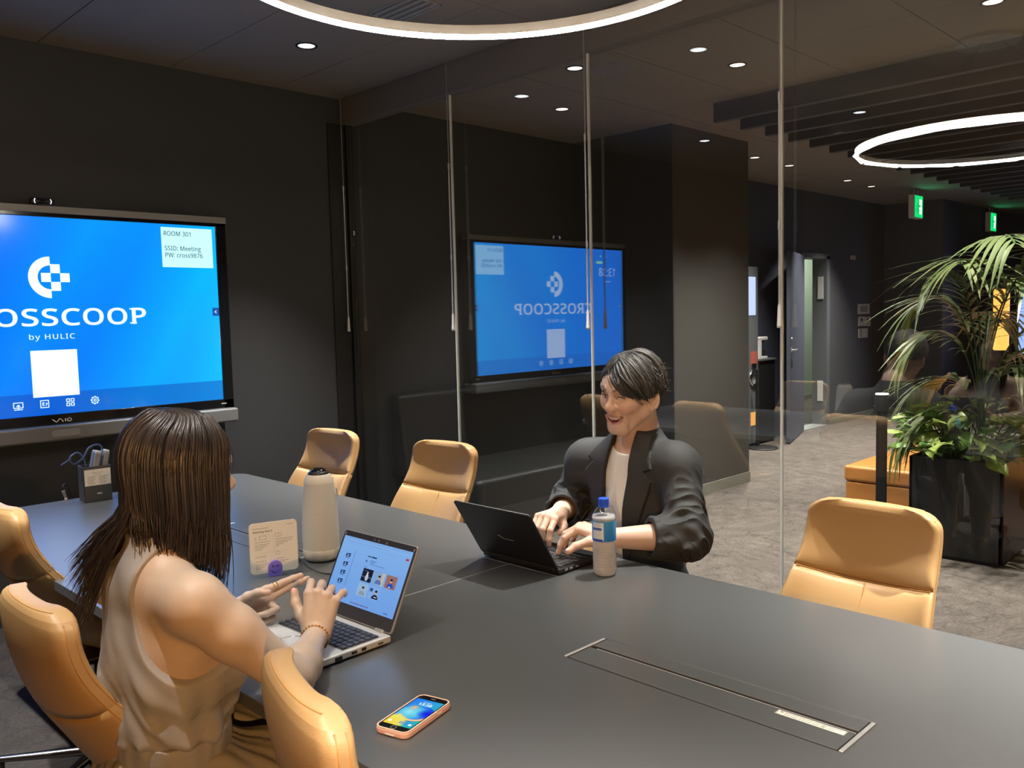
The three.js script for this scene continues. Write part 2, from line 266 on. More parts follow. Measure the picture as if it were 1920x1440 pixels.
    let ix = X(0.391); c.strokeRect(ix - 21, iy - 17, 42, 26); c.beginPath(); c.moveTo(ix - 20, iy + 18); c.lineTo(ix + 20, iy + 18); c.moveTo(ix, iy + 18); c.lineTo(ix, iy - 6); c.moveTo(ix - 9, iy + 3); c.lineTo(ix, iy - 6); c.lineTo(ix + 9, iy + 3); c.stroke();
    ix = X(0.459); c.strokeRect(ix - 19, iy - 19, 38, 36); c.font = 'bold 26px sans-serif'; c.fillText('E', ix - 13, iy + 9); c.beginPath(); c.moveTo(ix + 5, iy - 4); c.lineTo(ix + 12, iy - 4); c.lineTo(ix + 6, iy + 8); c.stroke();
    ix = X(0.528); for (const a of [-1, 1]) for (const b of [-1, 1]) c.strokeRect(ix + a * 11 - 7, iy + b * 11 - 7, 14, 14);
    ix = X(0.5965); c.beginPath(); for (let k = 0; k <= 32; k++) { const a = k / 32 * 6.2832, rr_ = (k % 4 < 2) ? 20 : 15; c[k ? 'lineTo' : 'moveTo'](ix + rr_ * Math.cos(a), iy + rr_ * Math.sin(a)); } c.stroke(); c.beginPath(); c.arc(ix, iy, 6, 0, 7); c.stroke();
  });
  const t = thing('wall_display', 'large wall screen showing a blue page with white lettering on the dark wall', 'television', [0, 0, 0]);
  const zc = (TVZ0 + TVZ1) / 2, wz = TVZ0 - TVZ1, h = TVY1 - TVY0, yc = (TVY0 + TVY1) / 2;
  mesh('housing', bb(-4.585, TVX - 0.006, 0.95, 2.0, TVZ1 - 0.05, TVZ0 + 0.05, 0.006), M.blackPlastic, t);
  // frame: bezel bars round the panel
  mesh('bezel', [bb(TVX - 0.02, TVX + 0.008, 0.953, TVY0, TVZ1 - 0.058, TVZ0 + 0.058, 0.003), bb(TVX - 0.02, TVX + 0.008, TVY1, 1.985, TVZ1 - 0.058, TVZ0 + 0.058, 0.003), bb(TVX - 0.02, TVX + 0.008, 0.96, 1.98, TVZ1 - 0.058, TVZ1, 0.003), bb(TVX - 0.02, TVX + 0.008, 0.96, 1.98, TVZ0, TVZ0 + 0.058, 0.003)], M.blackGloss, t);
  mesh('top_trim', bb(-4.56, TVX + 0.012, 1.977, 2.012, TVZ1 - 0.062, TVZ0 + 0.062, 0.004), M.silverGrey, t);
  const scr = new THREE.PlaneGeometry(wz, h).rotateY(Math.PI / 2).translate(TVX, yc, zc);
  const sm = std({ color: new THREE.Color(0.01, 0.01, 0.012), roughness: 0.12, emissive: new THREE.Color(1, 1, 1), emissiveMap: tex, emissiveIntensity: 0.82 });
  mesh('screen', scr, sm, t);
  const bar = mesh('speaker_bar', bb(-4.575, -4.44, 0.888, 0.964, TVZ1 - 0.058, TVZ0 + 0.058, 0.012), M.barGrey, t, 'grey speaker bar below the screen');
  const vt = canvasTex(256, 64, (c, w, hh) => { c.clearRect(0, 0, w, hh); c.strokeStyle = '#f0f0ec'; c.lineWidth = 11; c.lineJoin = 'round'; c.beginPath(); c.moveTo(12, 14); c.bezierCurveTo(40, 18, 50, 52, 66, 50); c.bezierCurveTo(86, 48, 88, 14, 108, 14); c.bezierCurveTo(130, 14, 132, 50, 146, 50); c.stroke(); c.beginPath(); c.moveTo(170, 12); c.lineTo(170, 52); c.stroke(); c.beginPath(); c.ellipse(216, 32, 24, 19, 0, 0, 7); c.stroke(); });
  mesh('logo', new THREE.PlaneGeometry(0.10, 0.024).rotateY(Math.PI / 2).translate(TVX + 0.0092, 0.983, -1.401), std({ map: vt, transparent: true, roughness: 0.4 }), t);
  mesh('sensor_window', plate(0.13, 0.032, 0.014, 0.004, 0.001).rotateY(Math.PI / 2).translate(-4.4395, 0.925, -1.40), M.silverGrey, bar);
  mesh('status_label', bb(TVX + 0.008, TVX + 0.0088, 0.988, 0.992, -2.255, -2.225), M.white, t);
  areaLight(new THREE.Color(0.03, 0.28, 1.0), 0.9, wz, h, [TVX + 0.02, yc, zc], [0, yc, zc]);
}
{
  const t = thing('webcam', 'small black webcam with two curved white lights on top of the wall screen', 'webcam', [-4.5, 2.012, -1.378], Math.PI / 2);
  mesh('body', [bx(0, 0.018, 0, 0.11, 0.03, 0.035, 0.014), bx(0, 0.002, 0, 0.05, 0.008, 0.05, 0.002)], M.blackPlastic, t);
  mesh('lens', lathe([[0, 0.006], [0.008, 0.005], [0.011, 0]], 24).rotateX(Math.PI / 2).translate(0, 0.018, 0.0175), M.blackGloss, t);
  for (const s of [-1, 1]) mesh('light_strip', new THREE.TorusGeometry(0.016, 0.0022, 8, 14, 1.5).rotateZ(-0.75 + (s < 0 ? Math.PI : 0)).translate(s * 0.021, 0.018, 0.018), emis(0.75, 0.75, 0.85), t);
}
// ───────── meeting table ─────────
const TY = 0.72, TX0 = -3.80, TX1 = 0.32, TZ0 = -1.96, TZ1 = -0.765, SEAM = -1.738;
M.table = phys({ color: new THREE.Color(0.082, 0.0845, 0.084), roughness: 0.29, specularIntensity: 1.0, ior: 1.55 });
M.tableEdge = std({ color: new THREE.Color(0.03, 0.03, 0.03), roughness: 0.5 });
function halfTop(x0, x1, roundL, roundR) {
  const r = 0.07, s = new THREE.Shape(), z0 = -TZ1, z1 = -TZ0; // shape y = -z
  s.moveTo(x0 + (roundL ? r : 0), z0); s.lineTo(x1 - (roundR ? r : 0), z0);
  if (roundR) s.absarc(x1 - r, z0 + r, r, -Math.PI / 2, 0); s.lineTo(x1, z1 - (roundR ? r : 0)); if (roundR) s.absarc(x1 - r, z1 - r, r, 0, Math.PI / 2);
  s.lineTo(x0 + (roundL ? r : 0), z1); if (roundL) s.absarc(x0 + r, z1 - r, r, Math.PI / 2, Math.PI); s.lineTo(x0, z0 + (roundL ? r : 0)); if (roundL) s.absarc(x0 + r, z0 + r, r, Math.PI, Math.PI * 1.5);
  return s;
}
const BOXES = [[-2.86, -2.26], [-1.174, -0.574]], BZ0 = -1.442, BZ1 = -1.308;
{
  const t = thing('meeting_table', 'long black satin meeting table with two flush cable boxes', 'table');
  [[TX0, SEAM - 0.001, 1, 0, 0], [SEAM + 0.001, TX1, 0, 1, 1]].forEach(([a, b, l, r, k]) => {
    const s = halfTop(a, b, l, r), hole = new THREE.Path(), [h0, h1] = BOXES[k];
    hole.moveTo(h0, -BZ1); hole.lineTo(h0, -BZ0); hole.lineTo(h1, -BZ0); hole.lineTo(h1, -BZ1); hole.closePath(); s.holes.push(hole);
    const g = new THREE.ExtrudeGeometry(s, { depth: 0.026, bevelEnabled: true, bevelThickness: 0.001, bevelSize: 0.001, bevelOffset: -0.001, bevelSegments: 1, curveSegments: 12 }).rotateX(-Math.PI / 2).translate(0, TY - 0.027, 0);
    mesh('tabletop', boxUV(g), M.table, t);
  });
  for (const [h0, h1] of BOXES) {
    const zs = -1.386; // slot
    const rim = mesh('cable_box', [bb(h0, h1, TY - 0.09, TY - 0.086, BZ0, BZ1), bb(h0, h0 + 0.003, TY - 0.09, TY - 0.004, BZ0, BZ1), bb(h1 - 0.003, h1, TY - 0.09, TY - 0.004, BZ0, BZ1), bb(h0, h1, TY - 0.09, TY - 0.004, BZ0, BZ0 + 0.003), bb(h0, h1, TY - 0.09, TY - 0.004, BZ1 - 0.003, BZ1)], M.ceilingVoid, t);
    mesh('lid', boxUV(bb(h0 + 0.012, h1 - 0.012, TY - 0.006, TY + 0.0002, BZ0 + 0.0012, zs - 0.0085, 0.0008)), M.table, rim);
    mesh('lid', boxUV(bb(h0 + 0.012, h1 - 0.012, TY - 0.006, TY + 0.0002, zs + 0.0025, BZ1 - 0.0032, 0.0008)), M.table, rim);
    mesh('end_trim', [bb(h0 + 0.001, h0 + 0.009, TY - 0.006, TY + 0.0012, BZ0 + 0.001, BZ1 - 0.001, 0.0015)], M.silver, rim);
    mesh('end_trim', [bb(h1 - 0.009, h1 - 0.001, TY - 0.006, TY + 0.0012, BZ0 + 0.001, BZ1 - 0.001, 0.0015)], M.silver, rim);
    mesh('slot_brush', bb(h0 + 0.02, h1 - 0.02, TY - 0.03, TY - 0.022, zs - 0.008, zs - 0.001), M.blackPlastic, rim);
    mesh('lid_edge', bb(h0 + 0.03, h1 - 0.012, TY - 0.004, TY + 0.0004, zs + 0.0004, zs + 0.0024), M.silver, rim);
  }
  const lab = canvasTex(512, 96, (c, w, h) => { c.fillStyle = '#d9d8c6'; c.fillRect(0, 0, w, h); c.strokeStyle = '#55544a'; c.lineWidth = 3; c.strokeRect(5, 5, w - 10, h - 10); c.fillStyle = '#4a4a42'; c.font = 'bold 26px sans-serif'; c.beginPath(); c.moveTo(20, 40); c.lineTo(34, 14); c.lineTo(48, 40); c.fill(); for (let k = 0; k < 15; k++) { const x = 60 + (k % 8) * 54, y = k < 8 ? 34 : 70; for (let j = 0; j < 4; j++) { c.fillRect(x + j * 12, y - 14, 9, 3); c.fillRect(x + j * 12 + (k + j) % 3, y - 8, 8, 3); c.fillRect(x + j * 12 + 3, y - 14, 3, 16); if ((j + k) % 2) c.fillRect(x + j * 12, y, 9, 3); } } c.fillRect(350, 8, 3, 80); });
  mesh('warning_label', new THREE.PlaneGeometry(0.125, 0.017).rotateX(-Math.PI / 2).translate(-0.660, TY + 0.0006, -1.371), std({ map: lab, roughness: 0.5 }), t, 'pale sticker with fine print');
  mesh('seam_strip', bb(SEAM - 0.0008, SEAM + 0.0008, TY - 0.02, TY - 0.0003, TZ0 + 0.001, TZ1 - 0.001), std({ color: new THREE.Color(0.5, 0.5, 0.47), roughness: 0.4 }), t);
  // panel legs and a beam
  for (const x of [TX0 + 0.35, SEAM, TX1 - 0.35]) mesh('leg', bb(x - 0.03, x + 0.03, 0, TY - 0.027, -1.75, -0.97, 0.004), M.tableEdge, t);
  mesh('beam', [bb(TX0 + 0.35, TX1 - 0.35, 0.60, 0.69, -1.385, -1.34, 0.004)], M.tableEdge, t);
}
// ───────── leather chairs ─────────
// shell point: v runs from the back's top (0) down to the seat's front (1); u across (-1..1)
const PROF = [[-0.235, 0.930], [-0.238, 0.86], [-0.228, 0.79], [-0.205, 0.725], [-0.165, 0.655], [-0.115, 0.575], [-0.055, 0.505], [0.03, 0.463], [0.14, 0.455], [0.235, 0.452]];
const WID = [0.176, 0.179, 0.181, 0.186, 0.196, 0.208, 0.218, 0.226, 0.228, 0.222];
const profC = new THREE.CatmullRomCurve3(PROF.map(p => V(0, p[1], p[0])), false, 'centripetal');
const SEAMV = 0.335;
function widAt(v) { const f = v * (WID.length - 1), i = Math.min(WID.length - 2, Math.floor(f)); return lerp(WID[i], WID[i + 1], f - i); }
function shellPoint(u, v, off) {
  const p = profC.getPoint(v), tg = profC.getTangent(v), n = V(0, -tg.z, tg.y).normalize(); if (n.z < 0 && v < 0.5) n.negate(); if (n.y < 0 && v >= 0.5) n.negate();
  let w = widAt(v); // rounded top and front corners
  const R = 0.07, L = 0.95; let dTop = v * L, dBot = (1 - v) * L;
  if (dTop < R) w -= R - Math.sqrt(Math.max(0, R * R - (R - dTop) ** 2)); if (dBot < 0.05) w -= 0.05 - Math.sqrt(Math.max(0, 0.0025 - (0.05 - dBot) ** 2));
  const a = Math.abs(u), wing = Math.pow(a, 2.6) * lerp(0.022, 0.062, sstep(0.02, 0.45, v)) * (1 - 0.75 * sstep(0.6, 1, v));
  p.x = u * w * (1 - 0.03 * Math.pow(a, 4)); p.addScaledVector(n, wing + off); return p;
}
function shellPatch(v0, v1, nu, nv, inner) {
  // closed cushion patch: thickness profile rounds towards the rim
  const pos = [], uv = [], idx = []; const T = 0.021; const ring = [];
  const us = []; for (let i = 0; i <= nu; i++) us.push(-Math.cos(Math.PI * i / nu));
  const vs = []; for (let j = 0; j <= nv; j++) vs.push(lerp(v0, v1, j / nv));
  if (v0 === 0) vs.splice(1, 0, 0.004, 0.012, 0.024, 0.04, 0.058); if (v1 === 1) vs.splice(vs.length - 1, 0, 0.965, 0.985, 0.996); vs.sort((a, b) => a - b);
  const side = (sgn) => { const b = pos.length / 3; for (const v of vs) for (const u of us) {
    const e = Math.min(1, (1 - Math.abs(u)) / 0.12), et = v0 === 0 ? Math.min(1, v / 0.045) : 1, eb = v1 === 1 ? Math.min(1, (1 - v) / 0.045) : 1;
    const rd = x => Math.sqrt(Math.max(0, 1 - (1 - x) ** 2));
    let th = T * (0.32 + 0.68 * Math.min(rd(e), rd(et), rd(eb)));
    if (sgn > 0) { // pillowing, sinking at the seam
      const ds = Math.abs(v - SEAMV) * 0.95; th -= 0.006 * Math.exp(-(ds * ds) / 0.0002) * Math.min(1, e * 2); th += 0.006 * Math.min(1, e) * sstep(0, 0.07, ds);
    }
    const p = shellPoint(u, v, sgn * th); pos.push(p.x, p.y, p.z); uv.push(u * 0.22, v * 0.95); }
    return b; };
  const A = side(1), B = side(-1), nU = us.length, nV = vs.length;
  for (let j = 0; j < nV - 1; j++) for (let i = 0; i < nU - 1; i++) { const a = A + j * nU + i; idx.push(a, a + nU, a + 1, a + 1, a + nU, a + nU + 1); const b = B + j * nU + i; idx.push(b, b + 1, b + nU, b + 1, b + nU + 1, b + nU); }
  const stitch = (a0, a1, b0, b1) => idx.push(a0, b0, a1, a1, b0, b1);
  for (let j = 0; j < nV - 1; j++) { stitch(A + j * nU, A + (j + 1) * nU, B + j * nU, B + (j + 1) * nU); stitch(A + (j + 1) * nU + nU - 1, A + j * nU + nU - 1, B + (j + 1) * nU + nU - 1, B + j * nU + nU - 1); }
  for (let i = 0; i < nU - 1; i++) { stitch(A + i + 1, A + i, B + i + 1, B + i); const o = (nV - 1) * nU; stitch(A + o + i, A + o + i + 1, B + o + i, B + o + i + 1); }
  const g = new THREE.BufferGeometry(); g.setAttribute('position', new THREE.Float32BufferAttribute(pos, 3)); g.setAttribute('uv', new THREE.Float32BufferAttribute(uv, 2)); g.setIndex(idx); g.computeVertexNormals();
  // make normals point outwards from the mid surface
  return g;
}
function makeChair(label) {
  const t = thing('leather_chair', label, 'chair', [0, 0, 0], 0);
  mesh('backrest', shellPatch(0, SEAMV, 28, 14), M.leather, t);
  mesh('seat', shellPatch(SEAMV, 1, 28, 22), M.leather, t);
  const line = (sgn, th) => { const pts = []; for (let k = 0; k <= 40; k++) { const p = shellPoint(sgn, 0.03 + 0.93 * k / 40, th); pts.push([p.x * 0.995, p.y, p.z]); } return tube(pts, 0.0016, 6, 60); };
  const top = th => { const pts = []; for (let k = 0; k <= 24; k++) { const p = shellPoint(-0.97 + 1.94 * k / 24, 0.006, th); pts.push([p.x, p.y, p.z]); } return tube(pts, 0.0016, 6, 40); };
  mesh('piping', [line(1, 0.0075), line(-1, 0.0075), line(1, -0.0075), line(-1, -0.0075), top(0.0125), top(-0.0125)], M.piping, t);
  const seamPts = []; for (let k = 0; k <= 20; k++) { const p = shellPoint(-0.96 + 1.92 * k / 20, SEAMV, 0.016); seamPts.push([p.x, p.y, p.z]); }
  const mid = []; for (let k = 0; k <= 20; k++) { const p = shellPoint(0, SEAMV + 0.01 + 0.62 * k / 20, 0.0265); mid.push([p.x, p.y, p.z]); }
  mesh('seam', [tube(seamPts, 0.0013, 5, 40), tube(mid, 0.0011, 5, 40)], M.piping, t);
  mesh('column', [cyl(0, 0.12, 0.0, 0.03, 0.03, 0.2), cyl(0, 0.30, 0.0, 0.018, 0.018, 0.13), bx(0, 0.425, 0.02, 0.2, 0.02, 0.2, 0.008)], M.chrome, t);
  for (let k = 0; k < 5; k++) { const a = k * 2 * Math.PI / 5 + 0.3, c = Math.cos(a), s = Math.sin(a);
    const g = new THREE.CylinderGeometry(0.012, 0.02, 0.27, 10).rotateZ(-Math.PI / 2).scale(1, 0.8, 1).translate(0.155, 0.105, 0).rotateY(-a); 
    const leg = mesh('base_leg', g, M.darkChrome, t);
    mesh('caster', [new THREE.CylinderGeometry(0.026, 0.026, 0.014, 16).rotateX(Math.PI / 2).translate(0.29, 0.026, 0.012).rotateY(-a), new THREE.CylinderGeometry(0.026, 0.026, 0.014, 16).rotateX(Math.PI / 2).translate(0.29, 0.026, -0.012).rotateY(-a), cyl(0.285, 0.03, 0, 0.01, 0.01, 0.07, 10).rotateY(-a)], M.blackPlastic, leg); }
  return t;
}
// a chair's +z is its front; far side chairs face +z, near side chairs face -z
const CH = 'tan leather chairs round the table';
const chair0 = makeChair('tan leather chair nearest the wall screen, behind the speaker tower');
chair0.userData.group = CH;
function chair(x, z, turn, label) { const c = chair.n++ ? chair0.clone() : chair0; if (c !== chair0) { c.name = numbered('leather_chair'); scene.add(c); } c.position.set(x, 0, z); c.rotation.y = turn; c.userData = { label, category: 'chair', group: CH }; return c; }
chair.n = 0;
const BK = 0.235; // back offset
chair(-3.37, -2.235 + BK, 0.10, 'tan leather chair nearest the wall screen, behind the grey conference camera');
chair(-2.635, -2.285 + BK, 0.10, 'tan leather chair behind the open black laptop, against the glass');
chair(-1.705, -2.415 + BK, 0.0, 'tan leather chair the laughing man in the black jacket sits on');
chair(-0.90, -2.215 + BK, -0.04, 'empty tan leather chair on the right in front of the glass and the planter');
chair(-2.79, -0.68 - BK, Math.PI, 'tan leather chair cut by the left edge of the photo');
chair(-1.765, -0.468 - BK, Math.PI, 'tan leather chair the woman in the satin blouse sits on');
chair(-1.00, -0.60 - BK, Math.PI - 0.28, 'empty tan leather chair in the foreground right of the seated woman');
// ───────── things on the table ─────────
{ // conference camera tower
  const t = thing('conference_camera', 'grey fabric speaker tower with a domed black camera on top, on the table', 'camera', [-2.205, TY, -1.385], 0.9);
  const fab = dataTex(256, (u, v) => { const b = 0.78 + 0.05 * tileNoise(u, v, 60) + 0.05 * (rnd() - 0.5); return [b, b * 0.99, b * 0.94]; }, true, 3, 3);
  const prof = [[0.0535, 0.035], [0.0545, 0.07], [0.054, 0.10], [0.0515, 0.15], [0.047, 0.20], [0.043, 0.235]];
  mesh('speaker_fabric', lathe(prof, 48), std({ map: fab, roughness: 0.95 }), t);
  mesh('base', lathe([[0, 0.004], [0.046, 0.004], [0.0525, 0.012], [0.0545, 0.025], [0.0545, 0.036], [0.053, 0.037]], 48), M.cream, t);
  mesh('foot', cyl(0, 0, 0, 0.045, 0.045, 0.005), M.blackPlastic, t);
  mesh('shoulder', lathe([[0.0436, 0.233], [0.0425, 0.240], [0.038, 0.252], [0.031, 0.259], [0.030, 0.2585]], 48), M.cream, t);
  mesh('spine', [bx(0.0475, 0.20, 0, 0.006, 0.09, 0.018, 0.003).rotateZ(0.0)].map(g => g.rotateZ(0.10).translate(0.016, 0, 0)), M.cream, t);
  mesh('label_strip', bx(0, 0, 0, 0.002, 0.028, 0.010, 0.0008).rotateZ(0.1).translate(0.052, 0.2, 0), M.silverGrey, t);
  const lens = mesh('lens_ring', lathe([[0.0305, 0.257], [0.031, 0.262], [0.027, 0.266], [0.024, 0.267]], 48), M.blackPlastic, t);
  mesh('lens_dome', lathe([[0.0245, 0.266], [0.021, 0.271], [0.012, 0.2755], [0, 0.277]], 40), M.blackGloss, lens);
}
tag(mesh('power_cable', [tube([[-2.215, 0.728, -1.318], [-2.19, 0.735, -1.295], [-2.165, 0.752, -1.285], [-2.12, 0.735, -1.285], [-2.06, 0.724, -1.30], [-2.02, 0.7235, -1.34]], 0.0022, 8, 50), tube([[-2.215, 0.728, -1.318], [-2.24, 0.745, -1.31], [-2.27, 0.77, -1.33], [-2.262, 0.735, -1.30], [-2.24, 0.725, -1.27], [-2.27, 0.7235, -1.235], [-2.31, 0.7235, -1.24]], 0.002, 8, 60)], M.blackPlastic), 'thin black cable looped at the foot of the grey speaker tower', 'cable');
{ // instruction card in its stand
  const a = -71 * Math.PI / 180, t = thing('instruction_card', 'square cream instruction card standing on the table in front of the speaker tower', 'sign', [-2.163, TY, -1.205], -a + 0);
  const tex = canvasTex(640, 704, (c, w, h) => {
    c.fillStyle = '#f6f3e8'; c.fillRect(0, 0, w, h); c.fillStyle = '#6a685e'; c.font = 'bold 38px sans-serif'; c.fillText('Meeting Owl 3', 42, 130); c.font = '15px sans-serif';
    const row = (x, y, n, big) => { for (let k = 0; k < n; k++) { const s = big ? 19 : 12; c.fillRect(x + k * s, y, s * 0.72, 2.4); c.fillRect(x + k * s + s * 0.3, y, 2.4, s * 0.8); if (k % 2) c.fillRect(x + k * s, y + s * 0.6, s * 0.7, 2.4); if (k % 3) c.fillRect(x + k * s, y + s * 0.3, s * 0.6, 2); } };
    row(42, 66, 18, 0); row(500, 46, 8, 0);
    c.strokeStyle = '#77756a'; c.lineWidth = 3; c.strokeRect(130, 176, 90, 52); c.strokeRect(348, 160, 80, 50); c.beginPath(); c.moveTo(388, 160); c.lineTo(388, 210); c.stroke(); c.beginPath(); c.arc(76, 202, 10, 0, 7); c.moveTo(60, 230); c.lineTo(92, 230); c.stroke(); c.beginPath(); c.arc(372, 440, 26, 0, 7); c.stroke(); c.strokeRect(70, 462, 28, 16); c.strokeRect(120, 462, 28, 16); c.strokeRect(170, 462, 28, 16);
    row(62, 256, 11, 1); row(344, 238, 13, 1); row(62, 528, 8, 1); row(344, 514, 6, 1);
    for (let k = 0; k < 4; k++) { row(62, 292 + k * 24, 17 - k * 3, 0); row(344, 272 + k * 22, 19 - k * 5, 0); row(62, 566 + k * 22, 16 - k * 3, 0); row(344, 550 + k * 22, 14 - k * 4, 0); }
    c.fillStyle = '#c9c4b2'; c.fillRect(322, 150, 2, 460); c.fillRect(60, 420, 520, 1.5); row(70, 660, 3, 0); row(560, 640, 3, 0);
  });
  const card = plate(0.133, 0.145, 0.012, 0.0025, 0.0006).translate(0, 0.082, 0); mesh('card', card, std({ color: new THREE.Color(0.75, 0.71, 0.6), roughness: 0.5 }), t);
  mesh('print', new THREE.ShapeGeometry(roundRect(0.130, 0.142, 0.011), 8).translate(0, 0.082, 0.0014), std({ map: tex, roughness: 0.5 }), t);
  { const g = t.children[1].geometry, p = g.attributes.position, uv = g.attributes.uv; for (let i = 0; i < p.count; i++) uv.setXY(i, (p.getX(i) + 0.065) / 0.13, (p.getY(i) - 0.011) / 0.142); }
  const s = new THREE.Shape(); s.moveTo(-0.017, 0); s.lineTo(0.017, 0); s.lineTo(0.0185, 0.022); s.absarc(0, 0.025, 0.0185, 0, Math.PI); s.lineTo(-0.017, 0);
  const ex = new THREE.ExtrudeGeometry(s, { depth: 0.006, bevelEnabled: true, bevelSize: 0.001, bevelThickness: 0.001, bevelSegments: 2, curveSegments: 20 });
  const st = mesh('stand', [ex.clone().translate(0, 0.001, 0.003), ex.clone().scale(1, 0.6, 1).translate(0, 0.001, -0.010), bx(0, 0.004, -0.001, 0.03, 0.008, 0.02, 0.002)], M.purple, t, 'small purple card stand with an owl face');
  mesh('face_emblem', [new THREE.TorusGeometry(0.0115, 0.0009, 6, 24, 2.2).rotateZ(Math.PI + 0.45).translate(0, 0.024, 0.0112), new THREE.CircleGeometry(0.0042, 16).translate(-0.0065, 0.030, 0.0102), new THREE.CircleGeometry(0.0042, 16).translate(0.0065, 0.030, 0.0102), bx(0, 0.0275, 0.0104, 0.0016, 0.007, 0.001)], std({ color: new THREE.Color(0.09, 0.06, 0.40), roughness: 0.5 }), st);
}
// ───────── laptops ─────────
function keyboard(parent, w, d, rows, cols, mat, y, z0) {
  const kw = w / cols, kd = d / rows, g = new RoundedBoxGeometry(kw * 0.86, 0.0035, kd * 0.84, 1, 0.001), wide = new RoundedBoxGeometry(kw * 0.86 + kw * 4, 0.0035, kd * 0.84, 1, 0.001);
  for (let j = 0; j < rows; j++) for (let i = 0; i < cols; i++) {
    if (j === rows - 1 && i > 4 && i <= 8) continue;
    const sp = j === rows - 1 && i === 4, k = mesh('key', sp ? wide : g, mat, parent); k.position.set(-w / 2 + (i + 0.5) * kw + (sp ? 2 * kw : 0) , y, z0 + (j + 0.5) * kd);
  }
}
const keyDark = std({ color: new THREE.Color(0.035, 0.035, 0.04), roughness: 0.5 }), keyLit = std({ color: new THREE.Color(0.05, 0.05, 0.05), roughness: 0.45 });
{ // silver laptop
  const W = 0.273, D = 0.209, t = thing('laptop', 'open silver laptop with a round touchpad in front of the woman', 'laptop', [-1.636, TY, -1.105], 0.03);
  // local: hinge at z 0, front at +D, user at +z
  mesh('base', [bx(0, 0.012, D / 2, W, 0.016, D, 0.004)], std({ color: new THREE.Color(0.60, 0.59, 0.56), roughness: 0.42, metalness: 0.35 }), t);
  const b = t.children[0];
  mesh('underside', [bx(0, 0.003, D / 2, W - 0.03, 0.004, D - 0.03, 0.001), bx(0, 0.003, 0.012, W * 0.7, 0.006, 0.02, 0.002)], M.blackPlastic, b);
  mesh('port', [bx(W / 2, 0.012, 0.075, 0.003, 0.007, 0.012, 0.001), bx(W / 2, 0.012, 0.10, 0.003, 0.006, 0.014, 0.001), bx(W / 2, 0.010, 0.14, 0.003, 0.010, 0.018, 0.001), bx(W / 2, 0.011, 0.03, 0.003, 0.003, 0.014, 0.001)], M.blackPlastic, b);
  mesh('key_well', bx(0, 0.0201, 0.073, W - 0.018, 0.001, 0.100, 0.0004), M.greyMetal, b);
  keyboard(b, W - 0.022, 0.096, 6, 14, keyDark, 0.0222, 0.025);
  mesh('touchpad', cyl(0.0, 0.0195, 0.166, 0.030, 0.030, 0.0015, 48), std({ color: new THREE.Color(0.50, 0.50, 0.49), roughness: 0.35 }), b);
  mesh('touchpad_ring', new THREE.TorusGeometry(0.0345, 0.0022, 8, 56).rotateX(Math.PI / 2).scale(1, 0.5, 1).translate(0, 0.0203, 0.166), M.chrome, b);
  const L = 0.198, lid = new THREE.Group(); lid.name = 'lid'; t.add(lid); lid.position.set(0, 0.022, 0.002); lid.rotation.x = -0.46;
  mesh('lid_shell', plate(W, L, 0.008, 0.006, 0.0015).translate(0, L / 2, -0.003), M.silver, lid);
  mesh('bezel', plate(W - 0.004, L - 0.004, 0.007, 0.0012, 0.0004).translate(0, L / 2, 0.0004), std({ color: new THREE.Color(0.03, 0.03, 0.033), roughness: 0.5 }), lid);
  const tex = canvasTex(1024, 680, (c, w, h) => {
    c.fillStyle = '#8bbcfb'; c.fillRect(0, 0, w, h); const g = c.createLinearGradient(0, 0, 0, h); g.addColorStop(0, 'rgba(150,200,255,.4)'); g.addColorStop(1, 'rgba(90,150,245,.35)'); c.fillStyle = g; c.fillRect(0, 0, w, h);
    c.fillStyle = '#7aabec'; c.fillRect(0, 22, w, 3); c.fillRect(0, 70, w, 2);
    c.fillStyle = 'rgba(40,70,130,.55)'; for (let k = 0; k < 26; k++) c.fillRect(40 + k * 36, 10 + 0 * k, 14 + (k * 7) % 9, 4); for (let k = 0; k < 22; k++) c.fillRect(60 + k * 30, 46, 12, 5); for (let k = 0; k < 8; k++) c.fillRect(560 + k * 40, 84, 6, 6);
    c.fillStyle = '#c4404e'; c.fillRect(955, 78, 42, 22); c.fillStyle = 'rgba(30,50,100,.75)'; c.fillRect(232, 130, 4, 380);
    for (let k = 0; k < 4; k++) { c.fillStyle = '#24386a'; c.fillRect(110, 180 + k * 92, 22, 34); c.fillRect(140, 176 + k * 92, 40, 16); c.fillStyle = '#16233f'; c.fillRect(150, 196 + k * 92, 30, 16); c.fillStyle = '#40609c'; c.fillRect(110, 220 + k * 92, 60, 8); }
    c.fillStyle = '#1d3157'; c.fillRect(430, 150, 60, 9); c.fillRect(494, 148, 70, 13); c.fillStyle = 'rgba(50,80,140,.6)'; c.fillRect(420, 196, 26, 22); c.fillRect(486, 190, 90, 7); c.fillRect(486, 208, 70, 7); c.fillRect(490, 226, 220, 5); c.fillRect(430, 262, 40, 6);
    const pic = (x, y, bg, f) => { c.fillStyle = bg; c.fillRect(x, y, 150, 132); f(x, y); };
    const man = (x, y, coat, hair) => { c.fillStyle = coat; c.beginPath(); c.ellipse(x + 78, y + 120, 46, 44, 0, Math.PI, 0); c.fill(); c.fillStyle = '#d9b49c'; c.beginPath(); c.ellipse(x + 78, y + 54, 15, 20, 0, 0, 7); c.fill(); c.fillStyle = hair; c.beginPath(); c.ellipse(x + 78, y + 42, 17, 12, 0, 0, 7); c.fill(); };
    pic(430, 280, '#1a1d30', (x, y) => { c.fillStyle = '#5c6a90'; c.fillRect(x, y + 80, 150, 10); c.fillRect(x + 10, y + 20, 60, 6); c.fillStyle = '#c9d2e6'; c.beginPath(); c.ellipse(x + 78, y + 88, 22, 36, 0, 0, 7); c.fill(); c.fillStyle = '#d8e0f0'; c.fillRect(x + 66, y + 30, 20, 40); });
